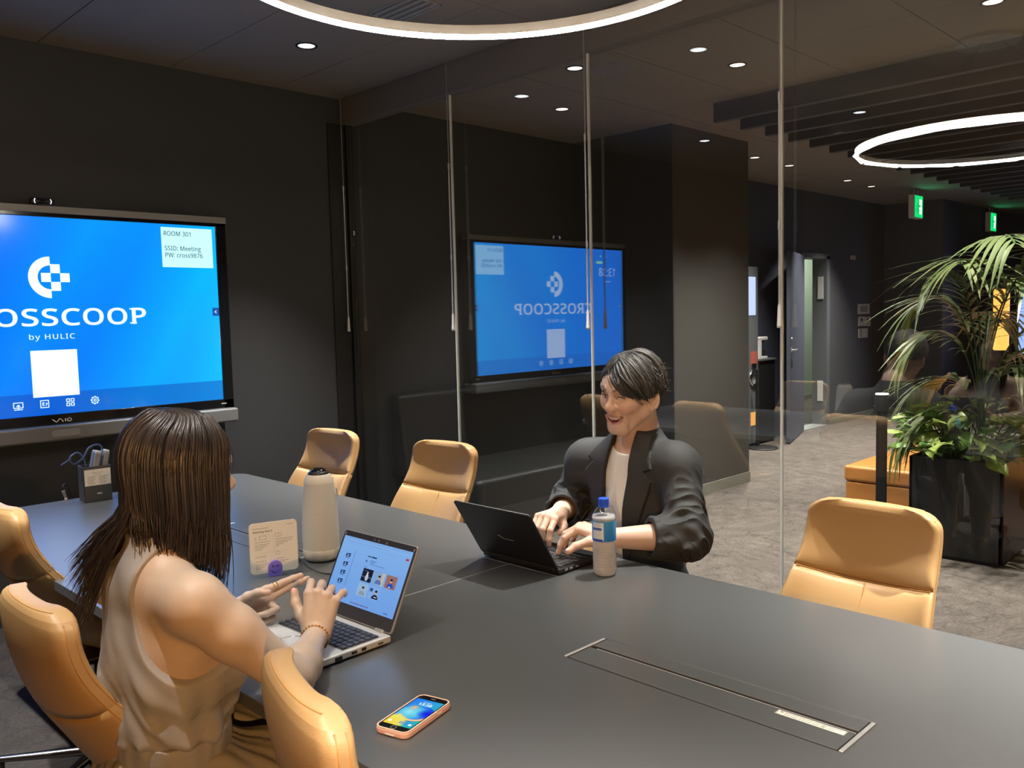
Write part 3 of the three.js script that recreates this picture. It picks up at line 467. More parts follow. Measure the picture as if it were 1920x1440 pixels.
    pic(604, 280, '#8fb2dc', (x, y) => { c.fillStyle = '#d2c7ae'; c.fillRect(x + 110, y, 40, 132); man(x, y, '#5f7cc0', '#23283c'); });
    pic(778, 280, '#a5766f', (x, y) => { man(x, y, '#2d55c4', '#2b1d1d'); c.fillStyle = '#e6e9f2'; c.fillRect(x + 60, y + 110, 26, 10); });
    pic(430, 432, '#9fc4ea', (x, y) => { man(x, y, '#8fa8b4', '#26293a'); });
    pic(604, 432, '#8cbaf6', (x, y) => { c.fillStyle = '#3a4f8c'; c.fillRect(x + 6, y + 20, 40, 34); man(x + 20, y, '#161a30', '#14141c'); c.fillStyle = '#c8cde0'; c.fillRect(x + 84, y + 96, 40, 10); });
    for (let k = 0; k < 11; k++) { c.fillStyle = ['#27468c', '#b0485c', '#27468c', '#3a62a8'][k % 4]; c.fillRect(400 + k * 24, 646, 13, 13); } c.fillStyle = '#3f62a6'; c.fillRect(880, 648, 60, 8); c.fillStyle = '#7dabea'; c.fillRect(0, 610, w, 2);
  });
  mesh('screen', new THREE.PlaneGeometry(W - 0.016, L - 0.046).translate(0, L / 2 + 0.008, 0.0013), std({ color: 0x020203, roughness: 0.35, emissive: 0xffffff, emissiveMap: tex, emissiveIntensity: 0.56 }), lid);
  mesh('camera_bar', [bx(0, L - 0.009, 0.001, 0.004, 0.004, 0.001), bx(-0.016, L - 0.009, 0.001, 0.003, 0.003, 0.001), bx(0.03, L - 0.010, 0.001, 0.004, 0.005, 0.001), bx(W / 2 - 0.008, L - 0.010, 0.001, 0.004, 0.006, 0.001), bx(-W / 2 + 0.008, L - 0.010, 0.001, 0.004, 0.006, 0.001)], M.silverGrey, lid);
  for (const s of [-1, 1]) mesh('hinge', bx(s * 0.098, 0.021, 0.001, 0.03, 0.010, 0.012, 0.003), M.silver, t);
  lid.updateWorldMatrix(true, false); const q = V(0, L / 2, 0.004).applyMatrix4(lid.matrixWorld), q2 = V(0, L / 2, 1).applyMatrix4(lid.matrixWorld); areaLight(new THREE.Color(0.35, 0.58, 1), 0.5, W - 0.02, L - 0.05, q.toArray(), q2.toArray());
}
{ // black laptop
  const W = 0.304, D = 0.205, t = thing('laptop', 'open black laptop the man in the jacket types on', 'laptop', [-1.70, TY, -1.717], Math.PI);
  const body = std({ color: new THREE.Color(0.012, 0.012, 0.013), roughness: 0.38 });
  mesh('base', [bx(0, 0.0105, D / 2, W, 0.013, D, 0.004)], body, t); const b = t.children[0];
  mesh('foot', [bx(-0.12, 0.002, 0.02, 0.03, 0.004, 0.012, 0.001), bx(0.12, 0.002, 0.02, 0.03, 0.004, 0.012, 0.001), bx(-0.12, 0.002, D - 0.02, 0.03, 0.004, 0.012, 0.001), bx(0.12, 0.002, D - 0.02, 0.03, 0.004, 0.012, 0.001)], M.blackPlastic, b);
  mesh('port', [bx(-W / 2, 0.011, 0.03, 0.002, 0.006, 0.012, 0.001), bx(-W / 2, 0.011, 0.05, 0.002, 0.006, 0.012, 0.001), bx(-W / 2, 0.011, 0.075, 0.002, 0.004, 0.010, 0.001)], M.silverGrey, b);
  keyboard(b, W - 0.024, 0.098, 6, 14, keyLit, 0.0185, 0.020);
  mesh('touchpad', bx(0, 0.0172, 0.165, 0.09, 0.0008, 0.055, 0.0003), keyDark, b);
  const L = 0.202, lid = new THREE.Group(); lid.name = 'lid'; t.add(lid); lid.position.set(0, 0.018, 0); lid.rotation.x = -0.56;
  mesh('lid_shell', plate(W, L, 0.007, 0.0055, 0.0012).translate(0, L / 2, -0.003), body, lid);
  mesh('top_edge', bx(0, L - 0.001, -0.001, W - 0.012, 0.0025, 0.003, 0.001), M.silver, lid);
  mesh('hinge_bar', bx(0, 0.004, -0.005, W - 0.02, 0.012, 0.008, 0.003), std({ color: new THREE.Color(0.03, 0.03, 0.03), roughness: 0.25 }), lid);
  mesh('screen', new THREE.PlaneGeometry(W - 0.014, L - 0.03).translate(0, L / 2 + 0.006, 0.0002), std({ color: 0x050505, roughness: 0.3, emissive: new THREE.Color(0.35, 0.4, 0.5), emissiveIntensity: 0.6 }), lid);
  const s = new THREE.Shape(); s.moveTo(-0.032, 0.004); s.bezierCurveTo(-0.022, 0.004, -0.018, -0.006, -0.012, -0.006); s.lineTo(0.03, -0.006); s.lineTo(0.032, -0.0025); s.lineTo(-0.008, -0.0025); s.bezierCurveTo(-0.014, -0.002, -0.018, 0.0085, -0.026, 0.0075); s.closePath();
  mesh('logo', new THREE.ExtrudeGeometry(s, { depth: 0.0006, bevelEnabled: false }).rotateY(Math.PI).translate(0, L * 0.45, -0.0058), M.silverGrey, lid);
}
{ // phone
  const L = 0.142, W = 0.071, t = thing('phone', 'smartphone in a pink beige case lying lit on the table near the foreground chair', 'phone', [-1.181, TY, -0.917], 0);
  t.rotation.y = 0.0; const dir = Math.atan2(0.04, -0.138); // length axis from home button to top
  t.rotation.y = Math.atan2(-(-0.143), 0) * 0; 
  const ax = V(-0.037, 0, -0.137).normalize(); t.rotation.y = Math.atan2(-ax.x, -ax.z); // local -z = towards the phone's top
  const flat = g => g.rotateX(-Math.PI / 2);
  const c = mesh('case', flat(plate(W, L, 0.014, 0.0115, 0.003)).translate(0, 0.0063, 0), std({ color: new THREE.Color(0.70, 0.42, 0.33), roughness: 0.4 }), t);
  mesh('case_rim', (() => { const s = roundRect(W - 0.002, L - 0.002, 0.013); s.holes.push(roundRect(W - 0.007, L - 0.007, 0.0105)); return flat(new THREE.ExtrudeGeometry(s, { depth: 0.0012, bevelEnabled: false })).translate(0, 0.0119, 0); })(), std({ color: new THREE.Color(0.85, 0.6, 0.45), roughness: 0.35 }), c);
  mesh('button', [bx(W / 2, 0.007, -0.03, 0.0016, 0.003, 0.011, 0.0007), bx(0, 0.004, L / 2, 0.02, 0.003, 0.0016, 0.0007)], M.cream, c);
  mesh('front_glass', flat(plate(W - 0.0075, L - 0.0075, 0.0105, 0.001, 0.0002)).translate(0, 0.0121, 0), M.blackGloss, t);
  const tex = canvasTex(375, 667, (c, w, h) => {
    let g = c.createLinearGradient(0, 0, w, h * 0.5); g.addColorStop(0, '#1a6cf0'); g.addColorStop(0.5, '#2fa0d8'); g.addColorStop(1, '#21b0b4'); c.fillStyle = g; c.fillRect(0, 0, w, h);
    g = c.createRadialGradient(120, 330, 20, 170, 350, 280); g.addColorStop(0, '#8fe0e6'); g.addColorStop(0.45, '#4cb8e6'); g.addColorStop(0.8, '#1a50e4'); g.addColorStop(1, 'rgba(20,60,220,0)'); c.fillStyle = g; c.beginPath(); c.ellipse(190, 360, 250, 190, -0.5, 0, 7); c.fill();
    g = c.createRadialGradient(330, 300, 5, 330, 300, 120); g.addColorStop(0, '#0714d8'); g.addColorStop(1, 'rgba(10,30,220,0)'); c.fillStyle = g; c.fillRect(180, 160, 195, 280);
    g = c.createRadialGradient(110, 220, 5, 110, 220, 70); g.addColorStop(0, '#f2b07a'); g.addColorStop(1, 'rgba(240,180,120,0)'); c.fillStyle = g; c.fillRect(20, 130, 200, 180);
    c.strokeStyle = '#f3bd86'; c.lineWidth = 40; c.beginPath(); c.arc(215, 300, 205, 0.6, 2.5); c.stroke();
    g = c.createRadialGradient(60, 640, 20, 60, 620, 210); g.addColorStop(0, '#f5d23a'); g.addColorStop(0.7, '#e9e36a'); g.addColorStop(1, 'rgba(240,230,90,0)'); c.fillStyle = g; c.beginPath(); c.arc(70, 610, 190, 0, 7); c.fill();
    c.fillStyle = 'rgba(80,120,255,.5)'; c.fillRect(170, 560, 190, 60); c.fillStyle = '#eefaff'; c.font = 'bold 76px sans-serif'; c.textAlign = 'center'; c.fillText('13:38', w / 2, 140); c.font = '22px sans-serif'; c.fillRect(w / 2 - 60, 58, 120, 8); c.beginPath(); c.arc(52, 600, 22, 0, 7); c.fill(); c.beginPath(); c.arc(323, 600, 22, 0, 7); c.fill();
  });
  mesh('screen', flat(new THREE.PlaneGeometry(0.0585, 0.104)).translate(0, 0.01285, 0), std({ color: 0x010101, roughness: 0.2, emissive: 0xffffff, emissiveMap: tex, emissiveIntensity: 0.72 }), t);
  mesh('home_button', new THREE.TorusGeometry(0.0052, 0.0004, 6, 24).rotateX(Math.PI / 2).translate(0, 0.0127, 0.0595), M.silverGrey, t);
  mesh('earpiece', bx(0, 0.0127, -0.060, 0.010, 0.0004, 0.0014), M.silver, t);
}
{ // water bottle
  const t = thing('water_bottle', 'clear plastic water bottle with a blue cap and label beside the black laptop', 'bottle', [-1.462, TY, -1.808], 4.3);
  const P = [[0, 0.002], [0.024, 0.0015], [0.029, 0.004], [0.0315, 0.012]];
  for (let k = 0; k < 9; k++) { const y = 0.02 + k * 0.0085; P.push([0.0325, y], [0.0325, y + 0.005], [0.0312, y + 0.0068]); }
  P.push([0.0322, 0.098], [0.0322, 0.150], [0.0315, 0.155], [0.0328, 0.158], [0.0312, 0.168], [0.0265, 0.178], [0.0195, 0.186], [0.0138, 0.190], [0.0128, 0.194]);
  mesh('shell', lathe(P, 56), phys({ color: 0xffffff, transmission: 1, thickness: 0, roughness: 0.03, ior: 1.5 }), t);
  const Wt = P.filter(p => p[1] < 0.166 && p[1] > 0).map(p => [Math.max(0, p[0] - 0.0007), p[1] + 0.0005]); Wt.push([0.0300, 0.166], [0, 0.166]);
  mesh('water', lathe(Wt, 56), phys({ color: new THREE.Color(0.95, 0.96, 0.95), transmission: 0.6, thickness: 0.06, roughness: 0.12, ior: 1.33 }), t);
  mesh('cap', [lathe([[0.0148, 0.189], [0.0148, 0.194], [0.0145, 0.195]], 40), lathe([[0.0142, 0.1955], [0.0145, 0.197], [0.0145, 0.211], [0.0135, 0.213], [0, 0.213]], 40)], std({ color: new THREE.Color(0.01, 0.09, 0.75), roughness: 0.4 }), t);
  const tex = canvasTex(768, 192, (c, w, h) => {
    const g = c.createLinearGradient(0, 0, 0, h); g.addColorStop(0, '#3ea6e6'); g.addColorStop(1, '#1d78d0'); c.fillStyle = g; c.fillRect(0, 0, w, h); c.strokeStyle = 'rgba(190,235,255,.75)'; c.lineWidth = 4; for (let k = 0; k < 5; k++) { c.beginPath(); c.arc(60, 130, 40 + k * 26, -1.6, 1.2); c.stroke(); c.beginPath(); c.arc(560, 60, 30 + k * 24, 0, 6.3); c.stroke(); }
    c.fillStyle = '#e6eef4'; c.fillRect(190, 10, 130, h - 20); c.fillStyle = '#2b4fc0'; c.fillRect(190, 62, 110, 22); c.fillRect(190, 168, 120, 20); c.fillStyle = '#8fa0b4'; for (let k = 0; k < 9; k++) c.fillRect(198, 20 + k * 18, 90 + (k * 13) % 24, 3);
  });
  mesh('label', new THREE.CylinderGeometry(0.0328, 0.0328, 0.055, 48, 1, true).translate(0, 0.1265, 0), std({ map: tex, roughness: 0.4, side: THREE.DoubleSide }), t);
}
{ // organiser box with adapters
  const t = thing('organizer_box', 'dark box with a white notice card holding spare adapters at the table end', 'box', [-3.70, TY, -1.265], Math.PI / 2 - 0.08);
  const w = 0.105, d = 0.085, h = 0.145, k = 0.003;
  mesh('box', [bb(-w / 2, w / 2, 0, k, -d / 2, d / 2), bb(-w / 2, w / 2, 0, h, d / 2 - k, d / 2, 0.001), bb(-w / 2, w / 2, 0, h, -d / 2, -d / 2 + k, 0.001), bb(-w / 2, -w / 2 + k, 0, h, -d / 2, d / 2, 0.001), bb(w / 2 - k, w / 2, 0, h, -d / 2, d / 2, 0.001)], std({ color: new THREE.Color(0.06, 0.06, 0.055), roughness: 0.5 }), t);
  const tex = canvasTex(384, 256, (c, W, H) => { c.fillStyle = '#efeadd'; c.fillRect(0, 0, W, H); c.fillStyle = '#4d4a44'; c.font = '30px serif'; c.textAlign = 'center'; [...'NOTICE'].forEach((ch, i) => c.fillText(ch, 122 + i * 28, 62)); c.fillStyle = '#8b877c'; c.fillRect(150, 76, 90, 4); for (const x of [34, 206]) for (let j = 0; j < 5; j++) { c.fillRect(x, 108 + j * 28, 140 - (j * 31) % 50, 5); c.fillRect(x + 6, 119 + j * 28, 120 - (j * 17) % 40, 3); } });
  const nt = mesh('notice_card', [bx(0, 0.10, d / 2 + 0.002, 0.1, 0.066, 0.003, 0.001)], M.cream, t); mesh('print', new THREE.PlaneGeometry(0.097, 0.063).translate(0, 0.10, d / 2 + 0.0037), std({ map: tex, roughness: 0.6 }), nt);
  mesh('badge', bx(0.004, 0.033, d / 2 + 0.0008, 0.018, 0.005, 0.001), M.white, t);
}
for (const [i, dx] of [[0, -0.012], [1, 0.022]]) { const a = thing('adapter', i ? 'grey adapter plug sticking out of the notice box, right one' : 'grey adapter plug sticking out of the notice box, left one', 'adapter', [-3.695, 0.80, -1.262 - dx]); a.rotation.x = -0.22; mesh('body', bx(0, 0.075, 0, 0.05, 0.09, 0.022, 0.004), M.silverGrey, a); mesh('end_cap', bx(0, 0.123, 0, 0.046, 0.008, 0.019, 0.003), M.white, a); }
tag(mesh('adapter_cable', [tube([[-3.70, 0.85, -1.235], [-3.70, 0.90, -1.225], [-3.69, 0.925, -1.20], [-3.69, 0.905, -1.17], [-3.69, 0.88, -1.185], [-3.69, 0.90, -1.22], [-3.695, 0.94, -1.25], [-3.70, 0.945, -1.29], [-3.70, 0.915, -1.305], [-3.70, 0.86, -1.30]], 0.0035, 8, 90), tube([[-3.69, 0.905, -1.175], [-3.68, 0.895, -1.155], [-3.67, 0.885, -1.13]], 0.003, 8, 20)], std({ color: new THREE.Color(0.06, 0.10, 0.22), roughness: 0.4 })), 'blue grey cable looped on top of the notice box', 'cable');
{ const t = thing('cable_end', 'dark cable plug with a pale tip standing at the table end near the notice box', 'cable', [-3.79, TY, -1.18]); t.rotation.set(0.25, 0, 0); mesh('plug', [cyl(0, 0.012, 0, 0.005, 0.007, 0.03, 16)], M.silverGrey, t); mesh('tip', cyl(0, 0.003, 0, 0.006, 0.005, 0.010, 16), M.white, t); mesh('cord', tube([[0, 0.04, 0], [0, 0.06, -0.004], [-0.04, 0.055, -0.03], [-0.10, -0.05, -0.05], [-0.12, -0.25, -0.06]], 0.0022, 6, 30), M.blackPlastic, t); }
// ───────── blind cords ─────────
[[-4.567, 'blind cord nearest the room corner, faint against the dark wall'], [-3.57, 'blind cord hanging beside the left glass joint'], [-2.611, 'blind cord hanging beside the middle glass joint in front of the mirrored screen'], [-1.641, 'blind cord hanging beside the right glass joint']].forEach(([x, l], i) => {
  const t = thing('blind_cord', l, 'blind cord', [x, 0, -3.135]);
  mesh('string', [rodGeo([0, 2.25, 0], [0, 2.80, 0], 0.0016, 6), rodGeo([0.004, 2.25, 0], [0.004, 2.80, 0], 0.0010, 6)], M.silverGrey, t);
  mesh('wand', [rodGeo([0, 1.44, 0], [0, 2.25, 0], 0.0036, 8)], phys({ color: new THREE.Color(0.5, 0.5, 0.48), roughness: 0.3, transparent: false }), t);
  for (const y of [2.235, 1.745]) mesh('connector', cyl(0, y, 0, 0.0055, 0.0055, 0.03, 12), M.silver, t);
  mesh('weight', lathe([[0.004, 1.455], [0.0065, 1.44], [0.0075, 1.41], [0.0095, 1.372], [0.0095, 1.362], [0.0, 1.36]], 16), M.white, t);
});
{ // black sofa along the wall
  const t = thing('bench_sofa', 'long black leather bench sofa along the dark wall behind the glass', 'sofa');
  const x0 = -4.6, z0 = -5.37, z1 = -3.44;
  mesh('plinth', bb(x0 + 0.02, -3.86, 0, 0.12, z0 + 0.01, z1 - 0.02), M.blackPlastic, t);
  mesh('seat', boxUV(bb(x0 + 0.14, -3.73, 0.12, 0.455, z0 + 0.004, z1, 0.035)), M.blackLeather, t);
  const g = bb(0, 0.12, 0.40, 0.935, z0 + 0.004, z1, 0.03); const p = g.attributes.position; for (let i = 0; i < p.count; i++) { const y = p.getY(i); p.setX(i, p.getX(i) + x0 + 0.005 + (0.935 - y) * 0.13 * (p.getX(i) > 0.06 ? 1 : 0)); } g.computeVertexNormals();
  mesh('backrest', boxUV(g), M.blackLeather, t);
}
// ───────── lounge ─────────
{ const t = thing('belt_post', 'black belt barrier post with a pale top, standing left of the planter', 'post', [-1.90, 0, -4.80]);
  mesh('pole', cyl(0, 0.02, 0, 0.029, 0.029, 0.85, 28), M.blackMetal, t); mesh('base', lathe([[0, 0], [0.16, 0], [0.16, 0.012], [0.05, 0.026], [0.03, 0.03]], 40), M.blackMetal, t);
  mesh('belt_head', [cyl(0, 0.86, 0, 0.036, 0.036, 0.09, 28), bx(-0.034, 0.87, 0, 0.02, 0.035, 0.02, 0.003)], M.blackPlastic, t); mesh('cap', lathe([[0.036, 0.95], [0.034, 0.957], [0, 0.957]], 28), M.cream, t); }
{ const t = thing('pole_stand', 'dark round pole stand on the carpet beside the coffee counter', 'post', [-4.43, 0, -8.11]); mesh('disc', lathe([[0, 0], [0.16, 0], [0.16, 0.014], [0.04, 0.024], [0, 0.024]], 40), M.blackMetal, t); mesh('pole', cyl(-0.06, 0.02, 0, 0.02, 0.02, 0.8, 16), M.blackMetal, t); }
function ottoman(label, x0, x1, z0, z1) { const t = thing('ottoman', label, 'ottoman'); mesh('base', boxUV(bb(x0, x1, 0.03, 0.295, z0, z1, 0.012)), M.orangeLeather, t); mesh('cushion', boxUV(bb(x0 - 0.008, x1 + 0.008, 0.298, 0.40, z0 - 0.008, z1 + 0.008, 0.02)), M.orangeLeather, t); mesh('foot', [bb(x0 + 0.04, x0 + 0.1, 0, 0.03, z0 + 0.04, z0 + 0.1), bb(x1 - 0.1, x1 - 0.04, 0, 0.03, z1 - 0.1, z1 - 0.04), bb(x0 + 0.04, x0 + 0.1, 0, 0.03, z1 - 0.1, z1 - 0.04), bb(x1 - 0.1, x1 - 0.04, 0, 0.03, z0 + 0.04, z0 + 0.1)], M.blackPlastic, t);
  const n = 3; for (let k = 1; k < n; k++) mesh('seam', rodGeo([lerp(x0, x1, k / n), 0.401, z0], [lerp(x0, x1, k / n), 0.401, z1], 0.0025, 6), M.piping, t); return t; }
ottoman('low orange leather ottoman behind the planter, its left end in view', -2.42, -1.62, -6.62, -5.52);
ottoman('orange leather ottoman at the right edge of the photo beyond the planter', -1.44, -0.4, -6.9, -5.75);
// planter with shrub and palm
const PLX = [-1.86, -1.37], PLZ = [-5.55, -5.10];
{ const t = thing('planter', 'black square planter box behind the glass holding a leafy shrub and a palm', 'planter');
  mesh('tub', [bb(PLX[0], PLX[1], 0.02, 0.575, PLZ[1] - 0.02, PLZ[1], 0.003), bb(PLX[0], PLX[1], 0.02, 0.575, PLZ[0], PLZ[0] + 0.02, 0.003), bb(PLX[0], PLX[0] + 0.02, 0.02, 0.575, PLZ[0], PLZ[1], 0.003), bb(PLX[1] - 0.02, PLX[1], 0.02, 0.575, PLZ[0], PLZ[1], 0.003), bb(PLX[0] + 0.02, PLX[1] - 0.02, 0, 0.04, PLZ[0] + 0.02, PLZ[1] - 0.02)], std({ color: new THREE.Color(0.016, 0.016, 0.016), roughness: 0.4 }), t);
  mesh('soil', bb(PLX[0] + 0.02, PLX[1] - 0.02, 0.48, 0.53, PLZ[0] + 0.02, PLZ[1] - 0.02), std({ color: new THREE.Color(0.03, 0.022, 0.015), roughness: 1 }), t); }
const leafMat = phys({ color: new THREE.Color(0.17, 0.33, 0.05), roughness: 0.38, transmission: 0.3, thickness: 0, side: THREE.DoubleSide });
const leafPale = phys({ color: new THREE.Color(0.36, 0.46, 0.10), roughness: 0.38, transmission: 0.3, thickness: 0, side: THREE.DoubleSide });
const leafDark = phys({ color: new THREE.Color(0.055, 0.13, 0.025), roughness: 0.4, transmission: 0.3, thickness: 0, side: THREE.DoubleSide });
const palmMat = phys({ color: new THREE.Color(0.12, 0.16, 0.055), roughness: 0.36, transmission: 0.3, thickness: 0, side: THREE.DoubleSide });
const palmMat2 = phys({ color: new THREE.Color(0.20, 0.22, 0.085), roughness: 0.36, transmission: 0.3, thickness: 0, side: THREE.DoubleSide });
function heartLeaf(L, W) { // along +z, lying in xz, keeled and curled, 6 x 3 grid
  const pos = [], idx = [], n = 7; for (let j = 0; j <= n; j++) { const s = j / n, w = W * Math.pow(Math.sin(Math.PI * Math.pow(s, 0.62)), 0.8) * (j === n ? 0 : 1); for (const q of [-1, -0.5, 0, 0.5, 1]) pos.push(q * w, 0.18 * W * Math.abs(q) - 0.5 * L * s * s * 0.6 + 0.04 * L * Math.sin(q * 3 + s * 5), s * L); }
  for (let j = 0; j < n; j++) for (let i = 0; i < 4; i++) { const a = j * 5 + i; idx.push(a, a + 5, a + 1, a + 1, a + 5, a + 6); }
  const g = new THREE.BufferGeometry(); g.setAttribute('position', new THREE.Float32BufferAttribute(pos, 3)); g.setAttribute('uv', new THREE.Float32BufferAttribute(new Float32Array(pos.length / 3 * 2), 2)); g.setIndex(idx); g.computeVertexNormals(); return g;
}
{ const t = thing('leafy_shrub', 'low shrub with broad bright green leaves filling the black planter', 'plant', [-1.615, 0.5, -5.32]);
  const geos = [heartLeaf(0.10, 0.036), heartLeaf(0.08, 0.030), heartLeaf(0.125, 0.042)]; const stems = [];
  for (let k = 0; k < 260; k++) {
    const a = rr(0, 6.283), R = Math.sqrt(rnd()), px = Math.cos(a) * R * 0.35 - 0.02, pz = Math.sin(a) * R * 0.27, y = rr(0.04, 0.36) * (1.1 - 0.45 * R) + 0.04;
    const m = mesh('leaf', geos[k % 3], [leafMat, leafPale, leafPale, leafDark, leafMat][k % 5], t); m.position.set(px, y, pz); m.rotation.order = 'YXZ'; m.rotation.set(rr(-0.7, 0.35), Math.atan2(px, pz) + rr(-0.9, 0.9), rr(-0.5, 0.5)); const s = rr(0.75, 1.2); m.scale.setScalar(s);
    if (k % 2) stems.push(tube([[px * 0.4, 0.0, pz * 0.4], [px * 0.75, y * 0.7, pz * 0.75], [px, y, pz]], 0.0025, 5, 8));
  }
  mesh('stems', stems, leafDark, t); }
{ // kentia palm
  const t = thing('palm', 'tall palm with arching feathery fronds rising from the black planter', 'plant', [-1.55, 0.5, -5.33]);
  const lgeo = (L, W) => { const pos = [], idx = [], n = 6; for (let j = 0; j <= n; j++) { const s = j / n, w = W * Math.sin(Math.PI * Math.min(0.98, 0.12 + 0.88 * s)) * (1 - 0.3 * s); const y = -0.75 * L * s * s; pos.push(-w, y + 0.15 * w, s * L, 0, y, s * L, w, y + 0.15 * w, s * L); } for (let j = 0; j < n; j++) for (let i = 0; i < 2; i++) { const a = j * 3 + i; idx.push(a, a + 3, a + 1, a + 1, a + 3, a + 4); } const g = new THREE.BufferGeometry(); g.setAttribute('position', new THREE.Float32BufferAttribute(pos, 3)); g.setAttribute('uv', new THREE.Float32BufferAttribute(new Float32Array(pos.length / 3 * 2), 2)); g.setIndex(idx); g.computeVertexNormals(); return g; };
  const LG = [lgeo(0.31, 0.0175), lgeo(0.25, 0.016), lgeo(0.37, 0.019)]; let count = 0; const rest = [];
  // each frond: azimuth (0 = +x, world), reach, height, droop
  const fr = [[3.05, 0.36, 1.28, 0.36], [2.75, 0.40, 1.08, 0.42], [3.4, 0.46, 0.68, 0.30], [2.9, 0.42, 0.45, 0.30], [0.2, 0.55, 1.62, 0.4], [0.75, 0.6, 1.45, 0.45], [-0.2, 0.65, 1.2, 0.5], [5.6, 0.55, 0.95, 0.45], [1.5, 0.5, 1.5, 0.35], [0.0, 0.6, 0.62, 0.45], [4.6, 0.5, 1.2, 0.4], [1.1, 0.7, 1.72, 0.5], [2.2, 0.32, 1.4, 0.3], [0.45, 0.5, 0.85, 0.45]];
  fr.forEach(([az, reach, hgt, droop], fi) => {
    const dx = Math.cos(az), dz = Math.sin(az), pts = []; for (let k = 0; k <= 12; k++) { const s = k / 12; pts.push(V(dx * reach * (0.08 * s + 0.92 * Math.pow(s, 1.9)), hgt * Math.pow(s, 0.72) * (1) + 0.10 * Math.sin(Math.PI * s) - droop * Math.pow(s, 3.2), dz * reach * (0.08 * s + 0.92 * Math.pow(s, 1.9)))); }
    const cv = new THREE.CatmullRomCurve3(pts); const f = new THREE.Group(); f.name = 'frond'; t.add(f);
    const rg = new THREE.TubeGeometry(cv, 24, 0.0045, 6); mesh('rachis', rg, leafDark, f);
    for (let k = 0; k < 15; k++) for (const sd of [-1, 1]) {
      const s = 0.42 + 0.57 * k / 14, p = cv.getPoint(s), tg = cv.getTangent(s); const side = V(0, 1, 0).cross(tg).normalize().multiplyScalar(sd), dir = side.multiplyScalar(0.85).add(tg.clone().multiplyScalar(0.75 + 0.5 * (k / 14))).add(V(0, 0.12 + rr(-0.12, 0.12), 0)).normalize();
      const q = new THREE.Quaternion().setFromRotationMatrix(new THREE.Matrix4().lookAt(V(0, 0, 0), dir.clone().negate(), V(0, 1, 0))); const g = LG[(k + fi) % 3];
      if (count < 298) { const m = mesh('leaflet', g, (fi + k) % 3 ? palmMat : palmMat2, f); m.position.copy(p); m.quaternion.copy(q); m.scale.setScalar(0.65 + 0.4 * Math.sin(Math.PI * (k + 2) / 17)); count++; }
      else rest.push(g.clone().scale(0.9, 0.9, 0.9).applyQuaternion(q).translate(p.x, p.y, p.z));
    }
  });
  const m = mesh('leaflets', rest, palmMat, t); m.userData.kind = 'stuff'; }
// coffee corner
{ const t = thing('vending_machine', 'tall grey drinks machine with lit panel beyond the pillar', 'vending machine', [-4.685, 0, -7.72]);
  mesh('cabinet', boxUV(bb(0, 0.10, 0.02, 1.885, -0.58, 0.6, 0.01)), M.greyMetal, t); mesh('lit_panel', bb(0.10, 0.106, 1.38, 1.78, -0.52, 0.3, 0.004), emis(0.55, 0.65, 0.95), t); mesh('price_label', bb(0.10, 0.104, 0.86, 1.0, -0.55, -0.42), std({ color: new THREE.Color(0.5, 0.12, 0.1), roughness: 0.5 }), t); mesh('coin_button', [new THREE.TorusGeometry(0.07, 0.014, 8, 28).rotateY(Math.PI / 2).translate(0.105, 0.72, -0.47), bx(0.104, 0.85, -0.48, 0.006, 0.05, 0.1)], M.chrome, t); mesh('cup_slot', bb(0.10, 0.104, 0.22, 0.36, -0.54, -0.42), emis(0.8, 0.35, 0.08), t); }
{ const t = thing('counter', 'narrow black coffee counter between the drinks machine and the open door', 'cabinet', [-4.69, 0, -8.49]); mesh('body', boxUV(bb(0, 0.10, 0.03, 0.89, -0.18, 0.17, 0.004)), M.blackPlastic, t); mesh('top', bb(-0.0, 0.115, 0.892, 0.912, -0.185, 0.175, 0.003), M.greyMetal, t); mesh('plinth', bb(0, 0.08, 0, 0.03, -0.17, 0.16), M.blackMetal, t); }
{ const t = thing('coffee_maker', 'white coffee maker on the narrow black counter', 'coffee machine', [-4.635, 0.912, -8.44]); mesh('body', [bx(0, 0.12, 0.06, 0.06, 0.23, 0.09, 0.02), bx(0, 0.215, 0, 0.06, 0.04, 0.22, 0.012), bx(0, 0.012, 0, 0.06, 0.024, 0.2, 0.006)], M.white, t); mesh('spout', cyl(0, 0.17, -0.05, 0.012, 0.016, 0.03, 12), M.blackPlastic, t); mesh('cup', lathe([[0, 0.026], [0.02, 0.026], [0.027, 0.09], [0.025, 0.09], [0.018, 0.03], [0, 0.03]], 20).translate(0, 0, -0.05), M.blackPlastic, t); }
// switches on the corridor wall
const wallPlate = (name, label, cat, y, z, h, w, parts) => { const t = thing(name, label, cat, [-4.7, y, z]); mesh('plate', bx(0.006, 0, 0, 0.012, h, w, 0.003), M.cream, t); parts(t); };
wallPlate('intercom', 'cream intercom panel, topmost of the panels on the corridor wall', 'intercom', 1.415, -11.23, 0.13, 0.36, t => mesh('display', bx(0.013, 0, 0, 0.003, 0.08, 0.22, 0.001), M.silverGrey, t));
wallPlate('light_switch', 'left cream switch panel of the middle pair on the corridor wall', 'switch', 1.255, -11.16, 0.125, 0.18, t => mesh('rocker', bx(0.013, 0.02, 0.0, 0.003, 0.04, 0.05, 0.001), M.blackPlastic, t));
wallPlate('light_switch', 'right cream switch panel of the middle pair on the corridor wall', 'switch', 1.25, -11.36, 0.125, 0.18, t => mesh('rocker', bx(0.013, 0.02, 0.0, 0.003, 0.04, 0.05, 0.001), M.blackPlastic, t));
wallPlate('light_switch', 'lowest cream switch panel on the corridor wall below the pair', 'switch', 1.10, -11.22, 0.12, 0.28, t => { for (let k = 0; k < 3; k++) mesh('rocker', bx(0.013, 0, 0.12 - k * 0.03, 0.003, 0.10, 0.012, 0.001), M.greyMetal, t); });
